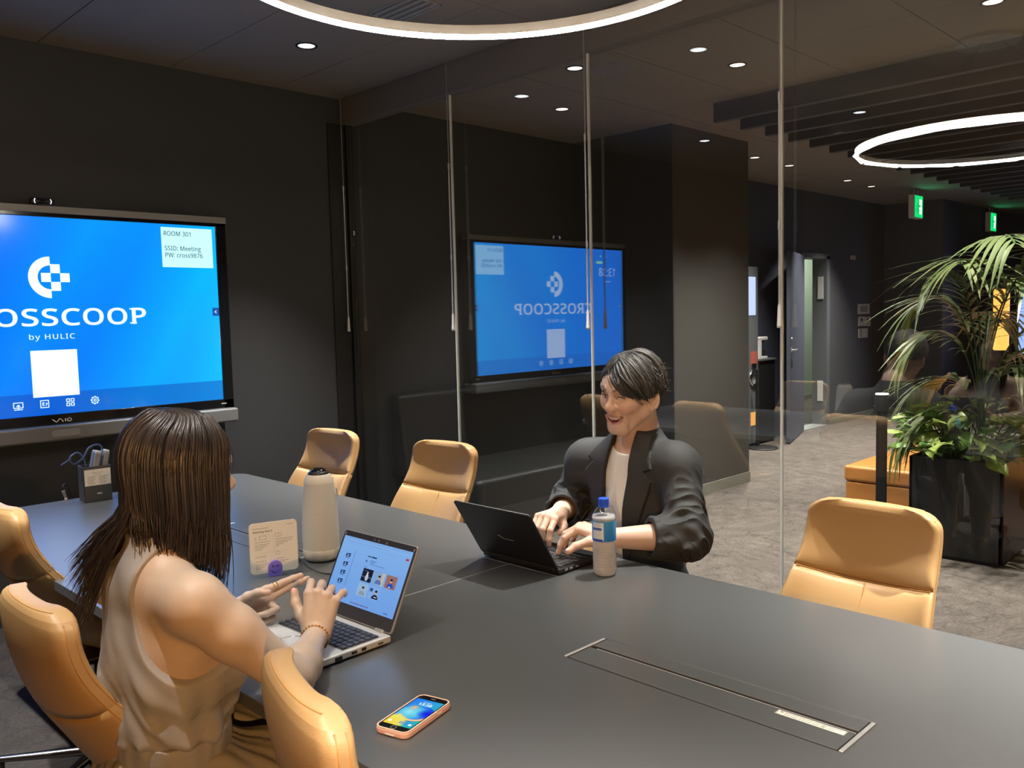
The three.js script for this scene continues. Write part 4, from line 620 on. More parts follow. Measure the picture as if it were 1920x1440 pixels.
wallPlate('door_sign', 'tiny pinkish sign plate high on the corridor wall', 'sign', 2.07, -10.9, 0.05, 0.13, t => mesh('print', [bx(0.0125, 0.008, 0, 0.001, 0.008, 0.10), bx(0.0125, -0.01, 0, 0.001, 0.006, 0.08)], std({ color: new THREE.Color(0.4, 0.12, 0.1), roughness: 0.6 }), t));
// exit signs
const exitTex = canvasTex(256, 256, (c, w, h) => { c.fillStyle = '#00c060'; c.fillRect(0, 0, w, h); c.fillStyle = '#eafff2'; c.fillRect(140, 40, 84, 176); c.fillStyle = '#00a050'; c.beginPath(); c.arc(132, 66, 17, 0, 7); c.fill(); c.strokeStyle = '#00a050'; c.lineCap = 'round'; c.lineWidth = 24; c.beginPath(); c.moveTo(124, 96); c.lineTo(108, 144); c.lineTo(140, 172); c.lineTo(132, 212); c.moveTo(108, 144); c.lineTo(82, 178); c.lineTo(46, 176); c.moveTo(122, 100); c.lineTo(84, 112); c.lineTo(66, 138); c.moveTo(122, 100); c.lineTo(152, 124); c.lineTo(180, 116); c.stroke(); });
[[-3.842, -10.64, 'green lit running man exit sign above the wall switches'], [-3.88, -13.6, 'farther green lit exit sign above the palm fronds']].forEach(([x, z, l], i) => { const t = thing('exit_sign', l, 'exit sign', [x, 0, z]);
  mesh('housing', bb(-0.035, 0.035, 2.46, 2.73, -0.13, 0.13, 0.006), M.white, t); const m = std({ color: 0x020402, emissive: 0xffffff, emissiveMap: exitTex, emissiveIntensity: 1.3, roughness: 0.4 }); mesh('lit_panel', new THREE.PlaneGeometry(0.25, 0.25).rotateY(Math.PI / 2).translate(0.0365, 2.595, 0), m, t); mesh('bracket', [rodGeo([0, 2.73, -0.06], [0, 2.8, -0.06], 0.006), rodGeo([0, 2.73, 0.06], [0, 2.8, 0.06], 0.006)], M.white, t);
  areaLight(new THREE.Color(0.05, 1, 0.45), 3.0, 0.24, 0.24, [x + 0.04, 2.595, z], [x + 1, 2.595, z]); });
{ const t = thing('floor_lamp', 'tall orange glowing lamp with stacked shades behind the palm', 'lamp', [-3.27, 0, -11.95]); const gl = emis(1.5, 0.62, 0.12); mesh('pole', [rodGeo([0, 0.02, 0], [0, 1.66, 0], 0.012), cyl(0, 0, 0, 0.16, 0.16, 0.02)], M.blackMetal, t); for (const [a, b] of [[0.86, 1.20], [1.25, 1.62]]) mesh('lamp_shade', lathe([[0.075, a], [0.09, a + 0.02], [0.09, b - 0.02], [0.075, b]], 24), gl, t); mesh('ring', [cyl(0, 1.21, 0, 0.094, 0.094, 0.03), cyl(0, 1.62, 0, 0.08, 0.08, 0.02), cyl(0, 0.84, 0, 0.08, 0.08, 0.02)], M.blackMetal, t); const l = new THREE.PointLight(new THREE.Color(1, 0.5, 0.15), 4); l.position.set(0.12, 1.25, 0.12); scene.add(l); }
{ const t = thing('wall_monitor', 'bluish lit monitor at the right edge beyond the palm', 'monitor', [-2.98, 0, -12.6]); mesh('housing', bb(-0.3, 0.5, 0.75, 1.75, -0.04, 0.0, 0.005), M.blackPlastic, t); mesh('lit_screen', new THREE.PlaneGeometry(0.72, 0.92).translate(0.1, 1.25, 0.002), emis(0.35, 0.5, 1.0), t); mesh('stand', bb(0.06, 0.14, 0, 0.75, -0.04, 0.0), M.blackMetal, t); areaLight(new THREE.Color(0.4, 0.55, 1), 0.8, 0.7, 0.9, [-2.88, 1.25, -12.57], [-2.88, 1.25, 0]); }
{ const t = thing('air_vent', 'slotted air vent in the ceiling inside the ring lamp', 'vent', [-3.09, 2.8, -2.48]); mesh('frame', [bb(-0.15, 0.15, -0.004, 0.0, -0.09, -0.082), bb(-0.15, 0.15, -0.004, 0.0, 0.082, 0.09), bb(-0.15, -0.142, -0.004, 0, -0.09, 0.09), bb(0.142, 0.15, -0.004, 0, -0.09, 0.09)], M.silverGrey, t); for (let k = 0; k < 4; k++) mesh('slat', bx(0, -0.004, -0.06 + k * 0.04, 0.28, 0.003, 0.022).rotateX(0), M.silverGrey, t); }
{ const t = thing('sprinkler', 'tiny pale ceiling sprinkler at the end of the second slat', 'sprinkler', [-3.19, 2.8, -5.62]); mesh('body', [cyl(0, -0.03, 0, 0.016, 0.02, 0.03, 16), cyl(0, -0.075, 0, 0.006, 0.006, 0.05, 12)], M.silver, t); mesh('deflector', lathe([[0, -0.08], [0.02, -0.08], [0.02, -0.076], [0, -0.074]], 20), M.silver, t); }
// ───────── bodies as distance fields ─────────
const hyp = Math.hypot;
const smin = (a, b, k) => { const h = Math.max(k - Math.abs(a - b), 0) / k; return Math.min(a, b) - h * h * k * 0.25; };
const smax = (a, b, k) => -smin(-a, -b, k);
const sph = (c, r) => (x, y, z) => hyp(x - c[0], y - c[1], z - c[2]) - r;
const ell = (c, r) => (x, y, z) => { const a = (x - c[0]) / r[0], b = (y - c[1]) / r[1], d = (z - c[2]) / r[2]; const k0 = hyp(a, b, d), k1 = hyp(a / r[0], b / r[1], d / r[2]); return k1 < 1e-9 ? -Math.min(...r) : k0 * (k0 - 1) / k1; };
function cone(a, b, r1, r2) { // tapered capsule
  const bx_ = b[0] - a[0], by = b[1] - a[1], bz = b[2] - a[2], l2 = bx_ * bx_ + by * by + bz * bz, rr_ = r1 - r2, a2 = l2 - rr_ * rr_, il2 = 1 / l2, srr = Math.sign(rr_) * rr_ * rr_;
  return (x, y, z) => {
    const px = x - a[0], py = y - a[1], pz = z - a[2], yy = px * bx_ + py * by + pz * bz, zz = yy - l2;
    const qx = px * l2 - bx_ * yy, qy = py * l2 - by * yy, qz = pz * l2 - bz * yy, x2 = qx * qx + qy * qy + qz * qz, y2 = yy * yy * l2, z2 = zz * zz * l2, k = srr * x2;
    if (Math.sign(zz) * a2 * z2 > k) return Math.sqrt(x2 + z2) * il2 - r2;
    if (Math.sign(yy) * a2 * y2 < k) return Math.sqrt(x2 + y2) * il2 - r1;
    return (Math.sqrt(x2 * a2 * il2) + yy * rr_) * il2 - r1;
  };
}
const U = (k, ...f) => (x, y, z) => { let d = f[0](x, y, z); for (let i = 1; i < f.length; i++) d = smin(d, f[i](x, y, z), k); return d; };
const sub = (k, a, b) => (x, y, z) => smax(a(x, y, z), -b(x, y, z), k);
const off = (f, o) => (x, y, z) => f(x, y, z) - o;
const near = (c, r, f) => (x, y, z) => { const d = hyp(x - c[0], y - c[1], z - c[2]) - r; return d > 0.03 ? d : f(x, y, z); };
function frame(m, f) { const e = m.clone().invert().elements; return (x, y, z) => f(e[0] * x + e[4] * y + e[8] * z + e[12], e[1] * x + e[5] * y + e[9] * z + e[13], e[2] * x + e[6] * y + e[10] * z + e[14]); }
function poly2(pts) { // signed distance to a polygon, negative inside
  return (x, y) => { let d = 1e9, s = 1; for (let i = 0, j = pts.length - 1; i < pts.length; j = i++) { const [xi, yi] = pts[i], [xj, yj] = pts[j], ex = xj - xi, ey = yj - yi, wx = x - xi, wy = y - yi, t = clamp((wx * ex + wy * ey) / (ex * ex + ey * ey), 0, 1); d = Math.min(d, (wx - ex * t) ** 2 + (wy - ey * t) ** 2); const c1 = y >= yi, c2 = y < yj, c3 = ex * wy > ey * wx; if ((c1 && c2 && c3) || (!c1 && !c2 && !c3)) s = -s; } return s * Math.sqrt(d); };
}
// sparse surface nets; lo, hi box, h cell; colour(x,y,z,n) -> linear rgb
function netMesh(f, lo, hi, h, colour, steps = 2) {
  const n = [0, 1, 2].map(i => Math.ceil((hi[i] - lo[i]) / h / 8) * 8), [nx, ny, nz] = n, sx = 1, sy = nx + 1, sz = (nx + 1) * (ny + 1);
  const val = new Float32Array((nx + 1) * (ny + 1) * (nz + 1)).fill(NaN), vid = new Int32Array(val.length).fill(-1), pos = [], idx = [], blocks = [];
  const reach = 8 * h * 0.87 * 1.35 + h;
  for (let k = 0; k < nz; k += 8) for (let j = 0; j < ny; j += 8) for (let i = 0; i < nx; i += 8) if (Math.abs(f(lo[0] + (i + 4) * h, lo[1] + (j + 4) * h, lo[2] + (k + 4) * h)) < reach) blocks.push([i, j, k]);
  for (const [i0, j0, k0] of blocks) for (let k = k0; k <= k0 + 8; k++) for (let j = j0; j <= j0 + 8; j++) for (let i = i0; i <= i0 + 8; i++) { const q = i + j * sy + k * sz; if (val[q] !== val[q]) val[q] = f(lo[0] + i * h, lo[1] + j * h, lo[2] + k * h); }
  const co = [0, sx, sy, sx + sy, sz, sx + sz, sy + sz, sx + sy + sz], E = [[0, 1], [2, 3], [4, 5], [6, 7], [0, 2], [1, 3], [4, 6], [5, 7], [0, 4], [1, 5], [2, 6], [3, 7]];
  for (const [i0, j0, k0] of blocks) for (let k = k0; k < k0 + 8; k++) for (let j = j0; j < j0 + 8; j++) for (let i = i0; i < i0 + 8; i++) {
    const q = i + j * sy + k * sz; let m = 0; for (let c = 0; c < 8; c++) if (val[q + co[c]] < 0) m |= 1 << c; if (m === 0 || m === 255) continue;
    let X = 0, Y = 0, Z = 0, c = 0; for (const [a, b] of E) { if (!((m >> a ^ m >> b) & 1)) continue; const va = val[q + co[a]], vb = val[q + co[b]], t = va / (va - vb); X += (a & 1) + t * ((b & 1) - (a & 1)); Y += (a >> 1 & 1) + t * ((b >> 1 & 1) - (a >> 1 & 1)); Z += (a >> 2) + t * ((b >> 2) - (a >> 2)); c++; }
    vid[q] = pos.length / 3; pos.push(lo[0] + (i + X / c) * h, lo[1] + (j + Y / c) * h, lo[2] + (k + Z / c) * h);
  }
  for (const [i0, j0, k0] of blocks) for (let k = k0; k < k0 + 8; k++) for (let j = j0; j < j0 + 8; j++) for (let i = i0; i < i0 + 8; i++) {
    const q = i + j * sy + k * sz, v = val[q]; if (vid[q] < 0) continue;
    for (const [s1, s2, s3, c2, c3] of [[sx, sy, sz, j, k], [sy, sz, sx, k, i], [sz, sx, sy, i, j]]) { const w = val[q + s1]; if ((v < 0) === (w < 0) || c2 === 0 || c3 === 0) continue; const A = vid[q], B = vid[q - s2], C = vid[q - s2 - s3], D = vid[q - s3]; if (B < 0 || C < 0 || D < 0) continue; if (v < 0) idx.push(A, B, C, A, C, D); else idx.push(A, C, B, A, D, C); }
  }
  const N = pos.length / 3, nor = new Float32Array(N * 3), col = colour ? new Float32Array(N * 3) : null, e = h * 0.25;
  for (let i = 0; i < N; i++) {
    let x = pos[3 * i], y = pos[3 * i + 1], z = pos[3 * i + 2], gx, gy, gz;
    for (let s = 0; s <= steps; s++) {
      const a = f(x + e, y - e, z - e), b = f(x - e, y - e, z + e), c = f(x - e, y + e, z - e), d = f(x + e, y + e, z + e);
      gx = a - b - c + d; gy = -a - b + c + d; gz = -a + b - c + d; const gl = hyp(gx, gy, gz) || 1e-9; if (s === steps) { gx /= gl; gy /= gl; gz /= gl; break; }
      const v = (a + b + c + d) / 4, sl = gl / (4 * e), m = clamp(v / Math.max(sl, 0.3), -h * 0.6, h * 0.6) / gl; x -= gx * m; y -= gy * m; z -= gz * m;
    }
    pos[3 * i] = x; pos[3 * i + 1] = y; pos[3 * i + 2] = z; nor[3 * i] = gx; nor[3 * i + 1] = gy; nor[3 * i + 2] = gz;
    if (colour) { const c = colour(x, y, z, gx, gy, gz); col[3 * i] = c[0]; col[3 * i + 1] = c[1]; col[3 * i + 2] = c[2]; }
  }
  const g = new THREE.BufferGeometry(); g.setAttribute('position', new THREE.Float32BufferAttribute(pos, 3)); g.setAttribute('normal', new THREE.BufferAttribute(nor, 3)); if (col) g.setAttribute('color', new THREE.BufferAttribute(col, 3));
  g.setIndex(idx); return fixWinding(g);
}
function fixWinding(g) { // faces must turn the way the normals point
  const p = g.attributes.position.array, n = g.attributes.normal.array, q = g.index.array; let s = 0; const st = 3 * Math.max(1, Math.floor(q.length / 3 / 400));
  for (let i = 0; i < q.length; i += st) { const a = 3 * q[i], b = 3 * q[i + 1], c = 3 * q[i + 2], ux = p[b] - p[a], uy = p[b + 1] - p[a + 1], uz = p[b + 2] - p[a + 2], vx = p[c] - p[a], vy = p[c + 1] - p[a + 1], vz = p[c + 2] - p[a + 2]; s += (uy * vz - uz * vy) * n[a] + (uz * vx - ux * vz) * n[a + 1] + (ux * vy - uy * vx) * n[a + 2]; }
  if (s < 0) for (let i = 0; i < q.length; i += 3) { const t = q[i + 1]; q[i + 1] = q[i + 2]; q[i + 2] = t; }
  return g;
}
function withUV(g, s = 1) { const p = g.attributes.position, uv = new Float32Array(p.count * 2); for (let i = 0; i < p.count; i++) { uv[2 * i] = (p.getX(i) * 0.8 + p.getZ(i) * 0.6) * s; uv[2 * i + 1] = (p.getY(i) + 0.3 * p.getZ(i)) * s; } g.setAttribute('uv', new THREE.BufferAttribute(uv, 2)); return g; }
function joinColored(list) { return mergeGeometries(list.map(g => { const h = g.index ? g.toNonIndexed() : g; for (const k of Object.keys(h.attributes)) if (!['position', 'normal', 'color'].includes(k)) h.deleteAttribute(k); return h; })); }
const arr = v => [v.x, v.y, v.z];
// hand: wrist, f towards the knuckles, n out of the back of the hand, idx +1 when the index side lies along f x n … given as unit vectors
function hand(o) {
  const S = o.scale ?? 1, f = o.f.clone().normalize(), s = o.s.clone().addScaledVector(f, -o.s.dot(f)).normalize(), nn = V(0, 0, 0).crossVectors(s, f).normalize(); if (nn.dot(o.n) < 0) nn.negate();
  const at = (a, b, c) => o.wrist.clone().addScaledVector(f, a * S).addScaledVector(s, b * S).addScaledVector(nn, c * S);
  const K = [at(0.088, 0.030, 0.0), at(0.091, 0.009, 0.004), at(0.086, -0.012, 0.003), at(0.077, -0.031, -0.003)], parts = [], tips = [];
  const W0 = [at(0.0, 0.014, 0), at(0, 0.005, 0.002), at(0, -0.006, 0.002), at(0, -0.016, 0)];
  K.forEach((k, i) => parts.push(cone(arr(W0[i]), arr(k), 0.0155 * S, [0.0118, 0.0122, 0.0115, 0.0105][i] * S)));
  parts.push(cone(arr(at(0.03, 0.015, -0.006)), arr(at(0.075, 0.01, -0.006)), 0.013 * S, 0.011 * S), cone(arr(at(0.02, -0.016, -0.006)), arr(at(0.068, -0.02, -0.006)), 0.013 * S, 0.010 * S));
  const len = [[0.042, 0.025, 0.020], [0.046, 0.029, 0.021], [0.043, 0.027, 0.021], [0.033, 0.020, 0.018]], rad = [0.0090, 0.0093, 0.0088, 0.0078];
  const fingers = [];
  for (let i = 0; i < 4; i++) {
    const [c0, c1, c2, sp = 0] = o.curl[i]; let p = K[i].clone(), ang = c0, q; const chain = [p.clone()];
    const dirBase = f.clone().addScaledVector(s, (o.spread ?? 0.08) * (1.5 - i) + sp).normalize();
    for (let j = 0; j < 3; j++) { const d = dirBase.clone().multiplyScalar(Math.cos(ang)).addScaledVector(nn, -Math.sin(ang)); q = p.clone().addScaledVector(d, len[i][j] * S); chain.push(q); p = q; ang += j === 0 ? c1 : c2; }
    const r = rad[i] * S; fingers.push(U(0.003, cone(arr(chain[0]), arr(chain[1]), r * 1.12, r), cone(arr(chain[1]), arr(chain[2]), r * 1.03, r * 0.92), cone(arr(chain[2]), arr(chain[3]), r * 0.95, r * 0.78)));
    tips.push({ p: chain[3], d: chain[3].clone().sub(chain[2]).normalize(), r: r * 0.78, k: chain });
  }
  const T = o.thumb.map(t => at(...t)), tr = [0.0165, 0.0125, 0.0105, 0.0085];
  const thumb = U(0.006, cone(arr(T[0]), arr(T[1]), tr[0] * S, tr[1] * S), cone(arr(T[1]), arr(T[2]), tr[1] * S, tr[2] * S), cone(arr(T[2]), arr(T[3]), tr[2] * S, tr[3] * S));
  tips.push({ p: T[3], d: T[3].clone().sub(T[2]).normalize(), r: tr[3] * S });
  const palm = U(0.012, ...parts, thumb); const fing = (x, y, z) => { let d = fingers[0](x, y, z); for (let i = 1; i < 4; i++) d = Math.min(d, fingers[i](x, y, z)); return d; };
  const sdf = (x, y, z) => smin(palm(x, y, z), fing(x, y, z), 0.005);
  return { sdf: near(arr(at(0.08, 0, 0)), 0.16 * S, sdf), tips, K, at, nn, f, s };
}
// skin colouring
const SK = [0.66, 0.45, 0.33];
function skinTone(base, h, extra) { return (x, y, z, nx, ny, nz) => { const v = 0.02 * noise3(x * 30, y * 30, z * 30) + 0.015 * noise3(x * 90, y * 90, z * 90); let c = [base[0] * (1 + v), base[1] * (1 + v * 1.2), base[2] * (1 + v * 1.2)]; if (h) for (const H of h) for (const t of H.tips) { const d = hyp(x - t.p.x, y - t.p.y, z - t.p.z); const w = Math.exp(-d * d / 0.0004) * 0.35; c = [lerp(c[0], base[0] * 1.02, w), lerp(c[1], base[1] * 0.80, w), lerp(c[2], base[2] * 0.78, w)]; if (t.k) for (const q of [t.k[0], t.k[1]]) { const e = Math.exp(-((x - q.x) ** 2 + (y - q.y) ** 2 + (z - q.z) ** 2) / 0.00012) * 0.18; c[1] *= 1 - e * 0.6; c[2] *= 1 - e * 0.6; } } return extra ? extra(c, x, y, z, nx, ny, nz) : c; }; }
const mixc = (a, b, t) => [lerp(a[0], b[0], t), lerp(a[1], b[1], t), lerp(a[2], b[2], t)];
// head in its own space: origin between the eyes' level and the ears, y up, z to the face, x to the person's left
function headField(o) {
  const w = o.w ?? 1, open = o.open ?? 0, j = -0.012 * open; // jaw drop
  const skull = U(0.03, ell([0, 0.018, -0.014], [0.074 * w, 0.082, 0.090]), ell([0, 0.022, 0.03], [0.064 * w, 0.054, 0.056]));
  const m = f => (x, y, z) => f(Math.abs(x), y, z);
  const face = U(0.022, skull, ell([0, -0.035, 0.026], [0.063 * w, 0.072, 0.063]), m(cone([0.054 * w, -0.052, -0.004], [0.020 * w, -0.095 + j, 0.062], 0.021, 0.018)), m(cone([0.056 * w, -0.02, 0.0], [0.053 * w, -0.055, 0.0], 0.020, 0.018)), cone([-0.010, -0.096 + j, 0.071], [0.010, -0.096 + j, 0.071], 0.0165, 0.0165), ell([0, -0.075 + j * 0.4, 0.062], [0.034, 0.030, 0.030]));
  const cheeks = m(ell([0.044 * w, -0.023, 0.055], [0.023, 0.021 + 0.002 * open, 0.022])), cheeks2 = m(ell([0.038 * w, -0.034, 0.066], [0.015, 0.015, 0.014 + 0.004 * (o.smile ?? 0)]));
  const brow = m(cone([0.014, 0.020, 0.083], [0.046 * w, 0.022, 0.066], 0.0095, 0.0085));
  let d = U(0.018, face, cheeks, cheeks2, brow);
  const socket = m(ell([0.033 * w, 0.001, 0.093], [0.018, 0.0105, 0.013]));
  const lidB = m(ell([0.0325 * w, -0.001, 0.0735], [0.0165, 0.0105, 0.0125]));
  const bag = m(cone([0.020 * w, -0.0125, 0.084], [0.044 * w, -0.0105, 0.074], 0.0045, 0.004));
  const nose = U(0.010, cone([0, 0.008, 0.080], [0, -0.028, 0.101], 0.0075, 0.0105), sph([0, -0.032, 0.1015], 0.0115), m(ell([0.0140, -0.036, 0.092], [0.0085, 0.0085, 0.0105])), cone([0, -0.038, 0.099], [0, -0.046, 0.087], 0.006, 0.005));
  const nostril = m(ell([0.0068, -0.0435, 0.097], [0.0042, 0.0035, 0.0055]));
  // mouth outline (lip ring) and cavity; smile lifts the corners
  const my = -0.0655 + j * 0.5, mw = 0.0265 + 0.003 * open, mhU = 0.004 + 0.0045 * open, mhL = 0.004 + 0.013 * open, lift = 0.008 * (o.smile ?? 0.5);
  const zArc = x => 0.0925 - 5.5 * x * x + (open ? 0 : 0);
  const lipPts = []; for (let k = 0; k < 20; k++) { const a = k / 20 * 2 * Math.PI, x = mw * Math.cos(a), s = Math.sin(a), y = my + (s > 0 ? mhU : mhL) * s + lift * (x / mw) ** 2; lipPts.push([x, y, zArc(x) - (s < 0 ? 0.006 * open * Math.abs(s) : 0)]); }
  const lips = (() => { const cs = lipPts.map((p, i) => { const q = lipPts[(i + 1) % 20], r = k => 0.0019 + 0.0026 * Math.abs(Math.sin(k / 20 * 2 * Math.PI)) * (k > 10 ? 1.2 : open ? 0.35 : 0.8); return cone(p, q, r(i), r(i + 1)); }); return near([0, my, 0.085], 0.05, (x, y, z) => { let d = 1; for (const c of cs) d = Math.min(d, c(x, y, z)); return d; }); })();
  const cav = (x, y, z) => { const yy = y - my - lift * (x / mw) ** 2; const a = x / (mw - 0.0025), b = yy / (yy > 0 ? mhU : mhL); return Math.max((hyp(a, b) - 1) * Math.min(mhU, mhL) * 0.9, 0.060 - z); };
  const fold = m(cone([0.0185, -0.038, 0.093], [0.0375, -0.072 + j * 0.3, 0.074], 0.0022, 0.0028)), crease = cone([-mw * 0.95, my + lift, 0.0915], [mw * 0.95, my + lift, 0.0915], 0.0008, 0.0008);
  const fold2 = m(cone([0.050 * w, -0.060, 0.064], [0.042, -0.090 + j, 0.060], 0.003, 0.004));
  const earM = s => new THREE.Matrix4().compose(V(s * 0.0705 * w, -0.024, 0.0), new THREE.Quaternion().setFromEuler(new THREE.Euler(-0.12, s * -0.45, s * 0.10)), V(1, 1, 1));
  const earF = s => { const pl = ell([s * 0.006, 0.0, -0.010], [0.0065, 0.030, 0.0175]), bowl = ell([s * 0.012, -0.002, -0.004], [0.006, 0.014, 0.008]), lobe = sph([s * 0.006, -0.027, -0.003], 0.0085), hs = []; const hp = q => [s * 0.010, 0.0275 * Math.sin(q), -0.010 + 0.0160 * Math.cos(q)]; for (let k = 0; k < 9; k++) hs.push(cone(hp(0.5 + k * 0.42), hp(0.92 + k * 0.42), 0.0036, 0.0035)); return frame(earM(s), (x, y, z) => { if (hyp(x, y, z) > 0.07) return hyp(x, y, z) - 0.04; let hx = 1; for (const q of hs) hx = Math.min(hx, q(x, y, z)); return smin(smax(pl(x, y, z), -bowl(x, y, z), 0.004), smin(hx, lobe(x, y, z), 0.006), 0.004); }); };
  const eL = earF(1), eR = earF(-1);
  const sdf = (x, y, z) => {
    let v = d(x, y, z); if (v > 0.06) return v;
    if (z > 0.03) { v = smax(v, -socket(x, y, z), 0.012); v = smin(v, lidB(x, y, z), 0.004); v = smin(v, bag(x, y, z), 0.005); v = smin(v, nose(x, y, z), 0.010);
      if (o.folds) { v = smax(v, -fold(x, y, z), 0.010); v = smax(v, -fold2(x, y, z), 0.014); }
      if (open) { v = smax(v, -cav(x, y, z), 0.003); } v = smin(v, lips(x, y, z), open ? 0.003 : 0.005); if (!open) v = smax(v, -crease(x, y, z), 0.003); v = smax(v, -nostril(x, y, z), 0.002); }
    v = smin(v, smin(eL(x, y, z), eR(x, y, z), 0.001), 0.006); return v;
  };
  // colour: lips, brows, lash line, blush, mouth inside
  const paint = (c, x, y, z) => {
    if (z < 0.03) { return c; }
    const ax = Math.abs(x); const ls = lips(x, y, z); const inside = open && cav(x, y, z) < -0.0004 && z < zArc(x) - 0.004;
    if (inside) return [0.10, 0.018, 0.018];
    if (ls < 0.0025) c = mixc(c, o.lip ?? [0.50, 0.16, 0.14], (1 - sstep(0.0, 0.0025, ls)) * 0.85);
    const bl = Math.exp(-(((ax - 0.042) / 0.018) ** 2 + ((y + 0.029) / 0.016) ** 2)); c = mixc(c, [c[0] * 1.0, c[1] * 0.80, c[2] * 0.76], bl * 0.7); const nz = Math.exp(-((x / 0.012) ** 2 + ((y + 0.032) / 0.012) ** 2)); if (z > 0.09) c = mixc(c, [c[0], c[1] * 0.84, c[2] * 0.80], nz * 0.6);
    const by = 0.0185 + 0.010 * Math.exp(-(((ax - 0.034) / 0.016) ** 2)) * 0.8, bd = Math.abs(y - by) / (0.0036 * sstep(0.052, 0.030, ax) + 0.0008); if (ax > 0.013 && ax < 0.051) c = mixc(c, [0.035, 0.026, 0.02], (1 - sstep(0.3, 1.2, bd)) * 0.72 * (o.browDark ?? 1));
    // smiling shut eyes: an arched dark lash line
    const ey = 0.0005 + (o.eyeArc ?? 0.0035) * (1 - ((ax - 0.0325) / 0.0135) ** 2) - 0.002, ed = Math.abs(y - ey); if (Math.abs(ax - 0.0325) < 0.0145 && z > 0.06) c = mixc(c, [0.10, 0.05, 0.035], (1 - sstep(0.0007, 0.003, ed)) * 0.6);
    if (o.stubble) { const st = sstep(-0.062, -0.085, y) * 0.16 * (ls > 0.004 ? 1 : 0); c = mixc(c, [c[0] * 0.7, c[1] * 0.74, c[2] * 0.8], st); }
    return c;
  };
  const lash = () => { const gs = []; for (const sg of [-1, 1]) { const pts = []; for (let k = 0; k <= 8; k++) { const ax = 0.0185 + 0.028 * k / 8, ey = 0.0005 + (o.eyeArc ?? 0.0035) * (1 - ((ax - 0.0325) / 0.0135) ** 2) - 0.002; let z = 0.11; for (let i = 0; i < 60; i++) { const v = sdf(sg * ax, ey, z); if (v < 0.0002) break; z -= Math.max(0.0003, v * 0.7); } pts.push([sg * ax, ey, z + 0.0002]); } gs.push(tube(pts, 0.0011, 6, 24)); } return gs; };
  return { sdf, paint, my, mw, lift, mhU, mhL, zArc, lash };
}
// teeth: two curved rows, built in head space
function teethGeo(H, upper) { const gs = []; const n = upper ? 8 : 6; for (let i = 0; i < n; i++) { const x = (i - (n - 1) / 2) * (upper ? 0.0056 : 0.0048), y = H.my + H.lift * (x / H.mw) ** 2 + (upper ? H.mhU - 0.0042 : -H.mhL + 0.0025), z = H.zArc(x) - (upper ? 0.0035 : 0.010); gs.push(new RoundedBoxGeometry(upper ? 0.0057 : 0.0047, upper ? 0.0105 : 0.006, 0.004, 3, 0.0017).rotateY(x * 12).translate(x, y, z)); } return gs; }
// hair lock: tapered tube along points, radius r, flattened against the head
function lock(pts, r, n = 5, seg = 10, flat = 0.55, tip = 0.12) {
  const cv = new THREE.CatmullRomCurve3(pts), P = cv.getPoints(seg), pos = [], nor = [], idx = []; let up = V(0.3, 0.9, 0.2);
  for (let i = 0; i <= seg; i++) { const s = i / seg, tg = P[Math.min(seg, i + 1)].clone().sub(P[Math.max(0, i - 1)]).normalize(); const b = V(0, 0, 0).crossVectors(tg, pts.center ? P[i].clone().sub(pts.center).normalize() : up).normalize(), nn = V(0, 0, 0).crossVectors(b, tg).normalize(); const rad = r * Math.min(1, 0.35 + 4 * s) * (1 - (1 - tip) * Math.pow(s, 2.2)); for (let k = 0; k < n; k++) { const a = k / n * 2 * Math.PI, cx = Math.cos(a), sy = Math.sin(a) * flat; pos.push(P[i].x + (b.x * cx + nn.x * sy) * rad, P[i].y + (b.y * cx + nn.y * sy) * rad, P[i].z + (b.z * cx + nn.z * sy) * rad); nor.push(b.x * cx + nn.x * Math.sin(a), b.y * cx + nn.y * Math.sin(a), b.z * cx + nn.z * Math.sin(a)); } }
  for (let i = 0; i < seg; i++) for (let k = 0; k < n; k++) { const a = i * n + k, b = i * n + (k + 1) % n; idx.push(a, b, a + n, b, b + n, a + n); }
  const g = new THREE.BufferGeometry(); g.setAttribute('position', new THREE.Float32BufferAttribute(pos, 3)); g.setAttribute('normal', new THREE.Float32BufferAttribute(nor, 3)); g.setIndex(idx); return fixWinding(g);
}
function tintGeo(g, c) { const n = g.attributes.position.count, a = new Float32Array(n * 3); for (let i = 0; i < n; i++) { a[3 * i] = c[0]; a[3 * i + 1] = c[1]; a[3 * i + 2] = c[2]; } g.setAttribute('color', new THREE.BufferAttribute(a, 3)); return g; }
M.skin = phys({ color: 0xffffff, vertexColors: true, roughness: 0.46, specularIntensity: 0.7 });
M.tooth = std({ color: new THREE.Color(0.80, 0.76, 0.66), roughness: 0.25 });
